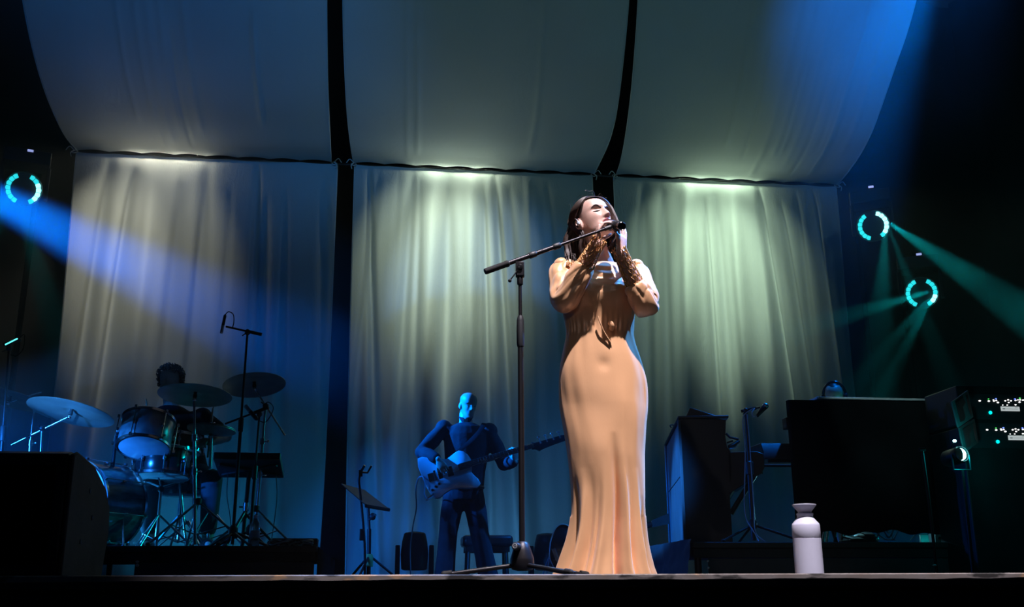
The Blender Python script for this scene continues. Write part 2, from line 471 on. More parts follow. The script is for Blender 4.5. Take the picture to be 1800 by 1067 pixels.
# knots that tie the cloth corners to the pipe
M['rope'] = mat('pale_cord', (0.45, 0.45, 0.42), 0.8)
def knot(x, label, s):
    t = thing('tie_cord', label, 'cord', (x, 11.98, 5.10), group='cords tying the cloth corners to the pipe')
    k = MB()
    k.tube(bez([(0.03 * math.cos(q), 0.04 * math.sin(q) + 0.03, 0.035 * math.sin(q)) for q in (0, 1.2, 2.4, 3.6, 4.8, 6.0)], 4), 0.007, 6)
    k.build('loop', M['rope'], t)
    k = MB(); k.tube(bez([(0, -0.01, 0), (0.05 * s, -0.03, 0.04), (0.09 * s, -0.03, -0.01)], 5), 0.006, 6)
    k.tube(bez([(0, -0.01, 0), (0.03 * s, -0.03, -0.04), (0.02 * s, -0.03, -0.09)], 5), 0.006, 6)
    k.build('loose_end', M['rope'], t)
knot(-3.77, 'pale cord at the outer corner above the drum kit', -1)
knot(-0.68, 'pale cord with loose ends tied left of the gap behind the bass player', 1)
knot(-0.44, 'pale cord tied at the far side of the gap behind the bass player', -1)
knot(2.60, 'pale cord tied just above the singer, on the gap side nearer the bassist', 1)
knot(2.88, 'pale cord tied just above the singer, on the gap side nearer the piano', -1)
knot(5.88, 'pale cord at the outer corner beside the ring lights', 1)

# ---- haze over the upstage area
def haze_mat():
    m = bpy.data.materials.new('stage_haze'); m.use_nodes = True
    nt = m.node_tree; N = nt.nodes; L = nt.links
    N.remove(N['Principled BSDF']); out = N['Material Output']
    vs = N.new('ShaderNodeVolumeScatter'); vs.inputs['Color'].default_value = (1, 1, 1, 1); vs.inputs['Anisotropy'].default_value = 0.25
    tc = N.new('ShaderNodeTexCoord')
    n = N.new('ShaderNodeTexNoise'); n.inputs['Scale'].default_value = 0.75; n.inputs['Detail'].default_value = 3; n.inputs['Distortion'].default_value = 0.6
    mr = N.new('ShaderNodeMapRange'); mr.inputs['From Min'].default_value = 0.32; mr.inputs['From Max'].default_value = 0.72
    mr.inputs['To Min'].default_value = 0.012; mr.inputs['To Max'].default_value = 0.075
    # density shaped: thick towards the wings, thin to keep the middle clear
    sx = N.new('ShaderNodeSeparateXYZ'); a = N.new('ShaderNodeMath'); a.operation = 'SUBTRACT'; a.inputs[1].default_value = 1.7
    ab = N.new('ShaderNodeMath'); ab.operation = 'ABSOLUTE'
    m2 = N.new('ShaderNodeMapRange'); m2.interpolation_type = 'SMOOTHSTEP'; m2.inputs['From Min'].default_value = 1.6; m2.inputs['From Max'].default_value = 4.6
    m2.inputs['To Min'].default_value = 0.10; m2.inputs['To Max'].default_value = 1.25
    mu = N.new('ShaderNodeMath'); mu.operation = 'MULTIPLY'
    L.new(tc.outputs['Object'], sx.inputs[0]); L.new(sx.outputs['X'], a.inputs[0]); L.new(a.outputs[0], ab.inputs[0]); L.new(ab.outputs[0], m2.inputs['Value'])
    L.new(tc.outputs['Object'], n.inputs['Vector']); L.new(n.outputs['Fac'], mr.inputs['Value']); L.new(mr.outputs[0], mu.inputs[0]); L.new(m2.outputs[0], mu.inputs[1]); L.new(mu.outputs[0], vs.inputs['Density'])
    L.new(vs.outputs[0], out.inputs['Volume'])
    return m
h = MB(); h.box((1.0, 8.7, 4.3), (14.5, 6.3, 8.5))
o = h.build('stage_haze', haze_mat(), smooth=False)
tag(o, 'thin blue-lit haze drifting over the whole stage', 'haze', kind='stuff')
# ================================================================== helpers for things and people
class Fr:
    "a thing standing at picture column px and stage depth Y, its local y axis along the line of sight"
    def __init__(s, px, Y, z=0.0, py=1005):
        p = at(px, py, Y)
        s.loc = V((p.x, p.y, z)); s.b = math.atan2(p.x, p.y)
        s.rz = -s.b
        s.R = Matrix.Rotation(s.rz, 3, 'Z'); s.Ri = s.R.inverted()
    def L(s, px, py, dy=0.0):
        n = s.R @ V((0, 1, 0)); d = ray(px, py)
        t = (s.loc + n * dy - CAM_POS).dot(n) / d.dot(n)
        return s.Ri @ (CAM_POS + d * t - s.loc)
    def thing(s, name, label, cat, group=None):
        return thing(name, label, cat, s.loc, s.rz, group)

def rel(loc):
    loc = V(loc)
    return lambda px, py, Y: at(px, py, Y) - loc

def limb(mb, pts, rs, n=12):
    "tapered round limb through the points, rounded ends"
    mb.tube(pts, rs, n)
    mb.ball(pts[0], rs[0] * 0.98, n, 7); mb.ball(pts[-1], rs[-1] * 0.98, n, 7)
    for p, r in zip(pts[1:-1], rs[1:-1]): mb.ball(p, r * 0.99, n, 7)

HEADT = [(-.119, .016, -.080, -.045), (-.112, .030, -.088, -.025), (-.100, .042, -.0915, 0.0), (-.082, .051, -.089, .030), (-.060, .0575, -.087, .055), (-.030, .064, -.086, .080),
         (.000, .069, -.085, .092), (.030, .0725, -.090, .097), (.060, .072, -.086, .096), (.085, .061, -.068, .082), (.103, .041, -.042, .055), (.113, .014, -.014, .020)]
def head_mid(yf, yb, z):
    w = 0.5 + 0.15 * max(0, min(1, -z / .06)); return yf * (1 - w) + yb * w
def face_d(x, z, open_mouth=0.0):
    "forward displacement of the face at (x, z)"
    g = lambda cx, cz, sx, sz: math.exp(-((x - cx) / sx) ** 2 - ((z - cz) / sz) ** 2)
    d = 0.0
    ax = abs(x)
    # nose: bridge growing into tip, nostril wings
    if -0.056 < z < 0.035:
        t = max(0, min(1, (0.03 - z) / 0.062))
        w = 0.0075 + 0.006 * t
        fall = 1 if z > -0.038 else max(0, 1 - (-0.038 - z) / 0.012)
        d += (0.006 + 0.021 * t ** 1.3) * math.exp(-(x / w) ** 2) * fall * min(1, (0.035 - z) / 0.012)
    d += 0.0075 * (g(.0125, -.039, .006, .007) + g(-.0125, -.039, .006, .007))
    d -= 0.0130 * (g(.030, .006, .018, .012) + g(-.030, .006, .018, .012))       # sockets
    d += 0.0072 * (g(.031, .000, .0115, .0085) + g(-.031, .000, .0115, .0085))   # lids
    d += 0.0045 * (g(.030, .021, .022, .007) + g(-.030, .021, .022, .007))       # brow
    d += 0.005 * (g(.042, -.026, .018, .018) + g(-.042, -.026, .018, .018))      # cheeks
    d -= 0.004 * (g(.030, -.055, .009, .014) + g(-.030, -.055, .009, .014))      # folds beside mouth
    d += 0.006 * g(0, -.060, .020, .007) + 0.0065 * g(0, -.076, .017, .007)      # lips
    d -= (0.004 + 0.02 * open_mouth) * g(0, -.0685, .018, .0025 + .006 * open_mouth)
    d -= 0.004 * g(0, -.087, .016, .005)
    d += 0.006 * g(0, -.104, .016, .009)
    return d
def head(mb, Mx, open_mouth=0.0, n=84, m=70, ears=True):
    rings = []
    T = lambda k: [(q[0], q[k]) for q in HEADT]
    ta, tf, tb = T(1), T(2), T(3)
    for j in range(m + 1):
        z = HEADT[0][0] + (HEADT[-1][0] - HEADT[0][0]) * (0.5 - 0.5 * math.cos(math.pi * j / m))
        a, yf, yb = smooth_table(ta, z), smooth_table(tf, z), smooth_table(tb, z)
        cy = head_mid(yf, yb, z)
        ring = []
        for k in range(n):
            q = 2 * math.pi * k / n; c, s = math.cos(q), math.sin(q)
            e = 2 / 2.25
            x = a * math.copysign(abs(c) ** e, c)
            dy = (yb - cy) if s > 0 else (cy - yf)
            y = cy + dy * math.copysign(abs(s) ** e, s)
            if s < 0:
                y -= face_d(x, z, open_mouth) * min(1, -s * 1.6)
            ring.append(Mx @ V((x, y, z)))
        rings.append(ring)
    mb.loft(rings)
    if ears:
        for s in (-1, 1):
            R = Matrix.Rotation(RAD(18 * s), 3, 'Z') @ Matrix.Rotation(RAD(-8), 3, 'X')
            R3 = Mx.to_3x3()
            c = V((s * .072, .010, -.020))
            mb.ball(Mx @ c, (.008, .017, .030), 12, 8, R3 @ R)
            pts = [V((s * (.076 + .004 * math.sin(q)), .012 + .016 * math.sin(q), -.014 + .026 * math.cos(q))) for q in [k * 0.5 - 0.9 for k in range(10)]]
            mb.tube([Mx @ p for p in pts], .0042, 8)

def hand(mb, W, d, pn, side=1, s=1.0, curl=((.35, .4, .3),) * 4, spread=0.10, thumb=(.6, .5), r=.0085):
    """wrist W, d towards the fingers, pn out of the palm; side=+1 puts the thumb towards d x pn.
    Palm with five unequal jointed fingers."""
    y = V(d).normalized(); z = V(pn); z = (z - y * z.dot(y)).normalized(); x = y.cross(z) * side
    W = V(W)
    P = lambda a, b, c: W + (x * a + y * b + z * c) * s
    def ring(b, hw, hd, cx=0.0):
        return [P(cx + hw * math.cos(q), b, hd * math.sin(q)) for q in (2 * math.pi * k / 14 for k in range(14))]
    mb.loft([ring(-.012, .022, .018), ring(.012, .027, .018, .001), ring(.04, .037, .016, .003), ring(.066, .041, .014, .001), ring(.084, .039, .0115), ring(.094, .034, .008)])
    mb.ball(P(.022, .030, .008), (.017 * s,) * 3, 10, 7)                     # ball of the thumb
    L = [(-.032, .076, (.029, .019, .016), .88), (-.0115, .086, (.038, .025, .019), .97), (.010, .090, (.042, .028, .020), 1.0), (.030, .086, (.037, .024, .019), .97)]
    for i, (bx, by, ph, rr) in enumerate(L):
        c = curl[i]; sp = spread * (i - 1.5) / 1.5
        p = P(bx, by - .012, 0); a = 0.0; pts = [P(bx * .9, by - .04, 0), p]; rs = [r * rr * s, r * rr * 1.08 * s]
        for j in range(3):
            a += c[j]
            dirn = (y * math.cos(a) + z * math.sin(a)) * math.cos(sp) + x * math.sin(sp)
            ln = ph[j] + (.012 if j == 0 else 0)
            p = p + dirn * ln * s
            pts.append(p); rs.append(r * rr * (1.0, .93, .80)[j] * s)
        mb.tube(pts, rs, 10); mb.ball(pts[-1], rs[-1], 10, 7)
        for q, w in zip(pts[1:-1], rs[1:-1]): mb.ball(q, w, 10, 7)
    t0 = P(.022, .026, .006); a, b = thumb
    d1 = x * math.sin(a) + y * math.cos(a) * .9 + z * b
    p1 = t0 + d1.normalized() * .040 * s
    d2 = x * math.sin(a * .7) + y * math.cos(a * .5) + z * b * 1.3
    p2 = p1 + d2.normalized() * .032 * s
    d3 = x * math.sin(a * .45) + y * math.cos(a * .4) + z * b * 1.5
    p3 = p2 + d3.normalized() * .024 * s
    mb.tube([t0, p1, p2, p3], [.0125 * s, .0105 * s, .0098 * s, .0078 * s], 10)
    for q, w in ((p1, .0105), (p2, .0098), (p3, .0078)): mb.ball(q, w * s, 10, 7)

def head_matrix(c, yaw, pitch, roll=0.0, s=1.0):
    "face looks along -y; yaw turns it to +x, pitch lifts the chin"
    R = Matrix.Rotation(RAD(yaw), 4, 'Z') @ Matrix.Rotation(RAD(-pitch), 4, 'X') @ Matrix.Rotation(RAD(roll), 4, 'Y')
    Mx = Matrix.Translation(c) @ R @ Matrix.Scale(s, 4)
    return Mx

def tripod(root, hub, floor_z, angles, reach, m, r=.009, brace=True, foot=True, up=0.0, name='leg'):
    "three legs from a hub down to the floor; each leg an object, with rubber foot"
    for a in angles:
        e = V((hub.x + reach * math.cos(a), hub.y + reach * math.sin(a), floor_z + r))
        k = MB(); k.tube([hub, e], r, 8); o = k.build(name, m, root)
        if foot:
            k = MB(); k.ball(e, (r * 1.9, r * 1.9, r * 1.3), 10, 7)
            dz = min(q[2] for q in k.v) - floor_z
            k.v = [(q[0], q[1], q[2] - dz) for q in k.v]
            k.build('rubber_foot', M['rubber'], o)
        if brace:
            mid = hub.lerp(e, 0.55); c = V((hub.x, hub.y, hub.z + (floor_z - hub.z) * 0.72 + up))
            k = MB(); k.tube([c, mid], r * 0.55, 6); k.build('brace', m, o)

# plain skin, hair and clothes for the people
def skin(name, col, sss=0.15):
    m = mat(name, col, 0.45, var=0.06, scale=30, bump=0.06, bscale=180)
    p = m.node_tree.nodes['Principled BSDF']
    p.inputs['Subsurface Weight'].default_value = sss
    p.inputs['Subsurface Radius'].default_value = (0.012, 0.005, 0.003)
    p.inputs['Subsurface Scale'].default_value = 0.5
    return m
M['skin'] = skin('skin', (0.66, 0.42, 0.34))
M['skin_b'] = skin('skin_tan', (0.55, 0.38, 0.30))
M['hair_dark'] = mat('dark_hair', (0.014, 0.010, 0.009), 0.45, var=0.4, scale=60, stretch=(6, 6, 1), spec=0.4)
M['hair_brown'] = mat('brown_hair', (0.045, 0.028, 0.022), 0.5, var=0.5, scale=40, stretch=(6, 6, 1), spec=0.35)
M['hair_grey'] = mat('grey_hair', (0.45, 0.45, 0.46), 0.6, var=0.2, scale=80, bump=0.3, bscale=300)
M['shirt_black'] = mat('black_shirt', (0.020, 0.021, 0.025), 0.85, var=0.25, scale=12, bump=0.35, bscale=25, spec=0.2)
M['trouser'] = mat('dark_trousers', (0.030, 0.032, 0.042), 0.8, var=0.25, scale=9, bump=0.3, bscale=22, spec=0.2)
M['shoe'] = mat('black_leather', (0.010, 0.010, 0.010), 0.35)
M['lip'] = mat('lips', (0.42, 0.13, 0.13), 0.35)
M['mouth'] = mat('mouth_inside', (0.05, 0.012, 0.012), 0.6)
M['brow'] = mat('eyebrow_hair', (0.03, 0.02, 0.016), 0.6)
M['lash'] = mat('eyelash', (0.012, 0.010, 0.010), 0.6)
# ================================================================== the singer
SG = Fr(1062, 4.34)
singer = SG.thing('person', 'woman in long peach satin gown singing with closed eyes, hands cupped at her mouth', 'person')
SL = SG.L
hc = SL(1042, 390.5, -0.01)
HM = head_matrix(hc, 37, 23, -4, 1.02)

M['satin'] = mat('peach_satin', (0.86, 0.47, 0.235), 0.40, var=0.04, scale=5, bump=0.04, bscale=160, spec=0.8, sheen=0.3, stretch=(1, 1, 0.3))
_p = M['satin'].node_tree.nodes['Principled BSDF']
_p.inputs['Anisotropic'].default_value = 0.5
_p.inputs['Metallic'].default_value = 0.08
M['lace'] = mat('ochre_crochet', (0.66, 0.36, 0.14), 0.6, var=0.2, scale=60)

# arm joints, in her own frame (x to the picture's right, y away from the camera, z up)
shL, elL, wrL = SL(994, 481, 0.02), SL(998, 522, -0.10), SL(1050, 428, -0.21)
shR, elR, wrR = SL(1112, 484, 0.02), SL(1131, 532, -0.08), SL(1091, 446, -0.20)
mic_head = SL(1071, 396, -0.175)
neck0, neck1 = SL(1058, 470, 0.035), HM @ V((0, 0.035, -0.075))

# --- body: one continuous skin surface
b = MB()
head(b, HM, 0.7)
limb(b, [neck0, neck0.lerp(neck1, .5), neck1], [.062, .052, .054])
chest = SL(1056, 520, 0.03); waist = SL(1054, 590, 0.02); hip = SL(1060, 690, 0.02)
def oval(c, a, d): return [c + V((a * math.cos(q), d * math.sin(q), 0)) for q in (2 * math.pi * k / 20 for k in range(20))]
kneeL, kneeR = SL(1035, 840, 0.0), SL(1092, 840, 0.0)
b.loft([oval(neck0 + V((0, 0, .0)), .055, .05), oval(neck0 + V((0, 0, -.03)), .12, .07), oval(chest + V((0, 0, .06)), .15, .09), oval(chest, .145, .10), oval(waist, .115, .08), oval(hip, .155, .10), oval(hip + V((0, 0, -.12)), .15, .09)])
for s_, kn in ((-1, kneeL), (1, kneeR)):
    limb(b, [hip + V((s_ * .075, 0, -.05)), V((kn.x, kn.y, 0.48)), V((kn.x, .02, 0.10))], [.085, .055, .038])
    b.ball(V((kn.x, -.03, .045)), (.04, .11, .035))
for sh, el, wr in ((shL, elL, wrL), (shR, elR, wrR)):
    limb(b, [V((0.0, 0.03, sh.z)).lerp(sh, 0.55), sh, sh.lerp(el, .5), el, el.lerp(wr, .35), wr], [.055, .047, .042, .036, .034, .024])
# her right hand (nearer the stand): lies across the top of the microphone; left hand cups it from the far side
tipL = SL(1068, 396, -0.205)
hand(b, wrL, (SL(1052, 392, -.19) - wrL), V((0.95, 0.20, 0.12)), 1, .88, curl=((.55, .75, .3), (.62, .60, .25), (.66, .50, .22), (.68, .42, .2)), spread=.10, thumb=(.5, .75))
hand(b, wrR, (SL(1095, 396, -.185) - wrR), V((-0.80, 0.55, 0.0)), -1, .90, curl=((.30, .45, .3), (.22, .35, .25), (.16, .3, .2), (.10, .25, .2)), spread=.08, thumb=(.8, .35))
b.build('body', M['skin'], singer, remesh=.0027, smooth_it=3)

# --- face parts
def facept(x, z, off=0.0015):
    "a point on the front of the face"
    T = lambda k: [(q[0], q[k]) for q in HEADT]
    a, yf, yb = smooth_table(T(1), z), smooth_table(T(2), z), smooth_table(T(3), z)
    cy = head_mid(yf, yb, z)
    c = min(1, (abs(x) / a)) ** (2.25 / 2); s = math.sqrt(max(0, 1 - c * c)); e = 2 / 2.25
    y = cy - (cy - yf) * s ** e - face_d(x, z, .7) * min(1, s * 1.6)
    return HM @ V((x, y - off, z))
for s_ in (-1, 1):
    k = MB(); pts = [(.009, .0105), (.017, .0165), (.028, .0225), (.039, .0235), (.049, .0175)]
    k.tube(bez([facept(s_ * x, z, .001) for x, z in pts], 6), [.0012 + .0016 * math.sin(math.pi * min(1, (i + 4) / 27)) for i in range(25)], 8, flat=.6)
    k.build('eyebrow', M['brow'], singer)
    k = MB(); pts = [(.017, -.003), (.024, -.0055), (.031, -.0065), (.038, -.005), (.045, -.0005)]
    k.tube(bez([facept(s_ * x, z, .0005) for x, z in pts], 6), [.0008 + .0020 * math.sin(math.pi * i / 24) for i in range(25)], 6)
    k.build('eyelashes', M['lash'], singer)
k = MB()
k.tube([facept(.021 * math.cos(q), -.0685 + .0125 * math.sin(q), .0005) for q in (2 * math.pi * i / 28 for i in range(28))], .0042, 8, close=True)
k.build('lips', M['lip'], singer)
k = MB(); k.ball(facept(0, -.0685, -.012), (.018, .010, .011), 14, 9, HM.to_3x3()); k.build('mouth', M['mouth'], singer)
# in-ear monitor
M['clear'] = mat('clear_plastic', (0.55, 0.62, 0.72), 0.12, coat=1.0)
ear = HM @ V((-.080, .008, -.014))
k = MB(); k.ball(ear, (.008, .010, .012), 12, 8, HM.to_3x3()); k.ball(HM @ V((-.083, .004, -.022)), (.004, .006, .005), 10, 7)
k.tube(bez([HM @ V(p) for p in ((-.083, .004, -.010), (-.084, .008, .010), (-.082, .022, .022), (-.078, .034, .008), (-.07, .042, -.03))], 5), .0016, 6)
k.build('in_ear_monitor', M['clear'], singer)

# --- hair
rh = random.Random(4)
h = MB()
def scalp(q, z, k=1.0):
    T = lambda i: [(w[0], w[i]) for w in HEADT]
    a, yf, yb = smooth_table(T(1), z), smooth_table(T(2), z), smooth_table(T(3), z)
    cy = (yf + yb) / 2
    e = 2 / 2.25; c, s = math.cos(q), math.sin(q)
    x = a * math.copysign(abs(c) ** e, c)
    y = cy + ((yb - cy) if s > 0 else (cy - yf)) * math.copysign(abs(s) ** e, s)
    return V((x * k, cy + (y - cy) * k, z))
# cap over skull: hairline lifts over forehead, comes down behind the ears
def cap_f(u, v):
    q = 2 * math.pi * u
    s = math.sin(q)                                    # s<0 is the face side
    front = max(0, -s)
    low = -.055 + (.125) * min(1, front * 1.5) ** 0.8 + (.01 if math.cos(q) > 0 else 0) * front
    low += .055 * math.exp(-((q - 3.05) / .33) ** 2)        # over the near ear
    z = low + (.1128 - low) * math.sin(v * math.pi / 2)
    p = scalp(q, min(z, .1125), 1.07 + .02 * noise.noise(V((u * 14, v * 3, 2))))
    p.z += .006 * v + .004
    return HM @ p
h.grid(cap_f, 96, 26)
UPW = HM.to_3x3().inverted() @ V((0, 0, -1))
def lock(root, pts, r0):
    n_ = len(pts)
    P_ = bez(pts, 5); m_ = len(P_)
    h.tube(P_, [r0 * (0.45 + 0.75 * math.sin(math.pi * min(1, .18 + .70 * i / m_))) * (1 - .75 * max(0, i / m_ - .7) / .3) for i in range(m_)], 7, flat=.5)
part_q = -1.25
for i in range(230):
    q = rh.uniform(0, 2 * math.pi)
    s = math.sin(q)
    side = math.cos(q)
    if s < 0.35 and side < 0.0 : continue              # face and ear stay clear on the near side
    if s < -0.80: continue
    z0 = rh.uniform(.02, .108) if s > -.2 else rh.uniform(.06, .108)
    p0 = scalp(q, z0, 1.04)
    behind = s > -0.1
    if not behind and side < 0 : continue
    p1 = scalp(q + rh.uniform(-.1, .1), max(.0, z0 - .06), 1.10 + rh.uniform(0, .05))
    p2 = scalp(q + rh.uniform(-.12, .12), -.055, 1.18 + rh.uniform(0, .10))
    w0, w1, w2 = HM @ p0, HM @ p1, HM @ p2
    # below the jaw the hair hangs straight down to the shoulders
    ln = rh.uniform(.05, .145) if side < 0.3 else rh.uniform(.03, .11)
    out = (w2 - hc); out.z = 0
    if out.length > 0: out.normalize()
    w3 = w2 + V((0, 0, -ln * .55)) + out * rh.uniform(-.012, .012)
    w4 = w2 + V((rh.uniform(-.012, .012), rh.uniform(-.01, .01), -ln)) - out * rh.uniform(0, .03)
    lock(None, [w0, w1, w2, w3, w4], rh.uniform(.006, .012))
# sweep from the parting across the brow to the far side
for i in range(46):
    t = i / 45
    a0 = scalp(-1.75 + .5 * t, .098 + .012 * (1 - t), 1.05)
    a1 = scalp(-1.15 + .35 * t, .088 - .006 * t, 1.12)
    a2 = scalp(-.62 + .3 * t, .055 - .01 * t, 1.17)
    a3 = scalp(-.35 + .3 * t, .0 , 1.20)
    a4 = scalp(-.2 + .3 * t, -.055, 1.20 + rh.uniform(0, .06))
    lock(None, [HM @ p for p in (a0, a1, a2, a3, a4)] + [HM @ a4 + V((rh.uniform(-.01, .02), 0, -rh.uniform(.03, .07)))], rh.uniform(.006, .010))
# from the parting to the near side, tucked behind the ear
for i in range(60):
    t = i / 59
    a0 = scalp(-1.80 - .30 * t, .096 + .013 * t, 1.045)
    a1 = scalp(-2.30 - .50 * t, .080 + .012 * t, 1.08)
    a2 = scalp(-2.85 - .45 * t, .046 + .015 * t, 1.10 + rh.uniform(0, .02))
    a3 = scalp(-3.42 - .30 * t, .012 + .015 * t, 1.10 + rh.uniform(0, .04))
    a4 = scalp(-3.75 - .4 * t, -.040, 1.12 + rh.uniform(0, .08))
    lock(None, [HM @ p for p in (a0, a1, a2, a3, a4)], rh.uniform(.005, .008))
# hanging behind the near ear down to the shoulder
for i in range(130):
    px = rh.uniform(995, 1028); dy = rh.uniform(.0, .09)
    top = SL(rh.uniform(1004, 1022), rh.uniform(366, 392), dy)
    m1 = SL(px - rh.uniform(0, 3), 418, dy); m2 = SL(px + rh.uniform(-2, 3), 440, dy - .005)
    e = SL(px + rh.uniform(-3, 6), rh.uniform(448, 464), dy - .03)
    lock(None, [top, m1, m2, e], rh.uniform(.004, .0085))
# inside the neck, behind the jaw
for i in range(40):
    px = rh.uniform(1022, 1036); dy = rh.uniform(.03, .09)
    lock(None, [SL(px - 6, 404, dy), SL(px - 3, 425, dy), SL(px, rh.uniform(440, 458), dy - .02)], rh.uniform(.004, .008))
# a few stray hairs
for i in range(26):
    q = rh.uniform(0, 6.28); p0 = scalp(q, .09, 1.1)
    w = HM @ p0; d = V((rh.uniform(-1, 1), rh.uniform(-.5, .5), rh.uniform(.2, 1))).normalized()
    h.tube(bez([w, w + d * .02 + V((0, 0, .01)), w + d * .035 + V((rh.uniform(-.02, .02), 0, -.005))], 4), .0006, 4)
h.build('hair', M['hair_brown'], singer, fix=True)

# --- gown: loft through the outline seen in the photograph
ROWS = [  # py, left px, right px, front depth, back depth (m)
    (466, 1034, 1086, .055, .070), (472, 1010, 1104, .075, .085), (480, 992, 1117, .092, .095), (495, 984, 1124, .108, .102), (515, 984, 1122, .118, .102), (535, 987, 1119, .116, .098), (552, 990, 1116, .105, .094),
    (572, 994, 1115, .094, .090), (588, 995, 1114, .094, .088), (604, 992, 1117, .098, .092), (628, 987, 1125, .106, .105), (652, 983, 1132, .112, .125), (680, 982, 1138, .116, .138), (718, 985, 1139.5, .120, .140),
    (755, 991, 1136, .128, .132), (793, 996, 1134, .132, .124), (830, 1000, 1134, .130, .118), (868, 1004, 1134, .128, .115), (912, 1004, 1134, .130, .118), (947, 1000, 1135, .138, .128),
    (975, 993, 1138, .148, .140), (996, 986, 1142, .160, .155), (1010, 979, 1147, .170, .165), (1016, 977, 1148, .174, .168)]
rows = []
for py, xl, xr, f, bk in ROWS:
    a, c = SL(xl, py, 0), SL(xr, py, 0)
    rows.append(((a.z + c.z) / 2, a.x, c.x, f, bk))
rows.reverse()
Tt = lambda k: [(q[0], q[k]) for q in rows]
tL_, tR_, tF_, tB_ = Tt(1), Tt(2), Tt(3), Tt(4)
zlo, zhi = max(rows[0][0], 0.004), rows[-1][0]
# folds: (start height, angle at start, angle at hem, width in rad, depth)
FO = [(.80, -1.40, -1.32, .085, -.075), (.66, -1.62, -1.72, .09, .022), (.80, -1.18, -1.05, .08, .026), (.62, -1.95, -2.05, .10, -.022), (.60, -2.2, -2.3, .10, .024), (.55, -2.55, -2.65, .11, -.030), (.5, -2.85, -3.0, .10, .022),
      (.66, -.98, -.85, .07, -.024), (.60, -.75, -.60, .09, .026), (.45, -.45, -.30, .10, -.026), (.40, -.15, .0, .12, .02), (.45, -1.78, -1.88, .05, -.018), (.35, -2.4, -2.42, .06, -.02), (.4, -.62, -.46, .05, -.015),
      (.6, .6, .5, .2, -.02), (.6, 1.3, 1.3, .2, .02), (.6, 2.0, 2.1, .2, -.02), (.6, 2.7, 2.7, .2, .02)]
def gown(u, v):
    q = -math.pi / 2 + 2 * math.pi * (u - 0.5)         # seam at the back
    z = zlo + (zhi - zlo) * v
    xl, xr, f, bk = smooth_table(tL_, z), smooth_table(tR_, z), smooth_table(tF_, z), smooth_table(tB_, z)
    cx, a = (xl + xr) / 2, (xr - xl) / 2
    c, s = math.cos(q), math.sin(q); e = 2 / 2.2
    x = a * math.copysign(abs(c) ** e, c)
    d = f if s < 0 else bk
    y = d * math.copysign(abs(s) ** e, s)
    r = 0.0
    for z0, q0, q1, w, am in FO:
        z0 *= .74
        if z < z0:
            t = (z0 - z) / z0
            qq = q0 + (q1 - q0) * t
            dq = (q - qq + math.pi) % (2 * math.pi) - math.pi
            r += am * math.exp(-(dq / w) ** 2) * min(1, t * 1.3) ** 1.1
    # soft diagonal drape over the hips and belly; gathers under the bust
    r += .004 * math.sin(q * 3.0 + z * 16) * max(0, 1 - abs(z - .72) / .22)
    r += .0045 * noise.noise(V((q * 3.1, z * 5.0, 2))) + .003 * noise.noise(V((q * 3.5 + z * 2, z * 3, 9)))
    gz = (z - zb_gather) / (.05 if z > zb_gather else .018)
    r += .003 * math.sin(q * 34 + 2 * math.sin(q * 5)) * math.exp(-gz * gz) * max(0, -s)
    # bust
    for bx in (-.068, .072):
        r += .030 * math.exp(-((x - bx) / .050) ** 2 - ((z - zbust) / .055) ** 2) * max(0, -s)
    # creases across the breast panel
    if s < 0 and z > zbust:
        r += .0035 * math.sin(z * 190 + x * 14 + 2.0 * noise.noise(V((x * 18, z * 20, 3)))) * max(0, 1 - abs(x) / .10)
    # navel and hip bones
    r -= .006 * math.exp(-((x - .012) / .03) ** 2 - ((z - zbelly) / .03) ** 2) * max(0, -s)
    n_ = V((c / max(a, .02), s / max(d, .02), 0)).normalized()
    k = 0.55 if abs(c) > .93 and z > .25 else 1.0      # outline stays as photographed
    return V((cx + x, y, z)) + n_ * r * k
zb_gather = SL(1060, 575, -.09).z; zbust = SL(1060, 512, -.11).z; zbelly = SL(1070, 640, -.1).z
g = MB(); g.grid(gown, 300, 230)
gown_o = g.build('gown', M['satin'], singer, fix=True, angle=180)
sd = gown_o.modifiers.new('Solidify', 'SOLIDIFY'); sd.thickness = .003; sd.offset = -1
# collar
k = MB()
cz = SL(1062, 464, -.04)
k.tube([V((.02 + .058 * math.cos(q), .03 + .056 * math.sin(q), cz.z + .012 + .010 * math.sin(q))) for q in (2 * math.pi * i / 32 for i in range(32))], .011, 10, close=True)
k.build('collar', M['satin'], singer)
# ties hanging at the waist
k = MB()
p = [SL(1051, 556, -.118), SL(1056, 570, -.122), SL(1063, 585, -.118), SL(1073, 601, -.112)]
k.tube(bez(p, 6), .0055, 8, flat=.5)
p = [SL(1071, 566, -.118), SL(1076, 572, -.13), SL(1074, 580, -.118)]
k.tube(bez(p, 5), .012, 8, flat=.4)
k.build('waist_tie', M['satin'], singer)

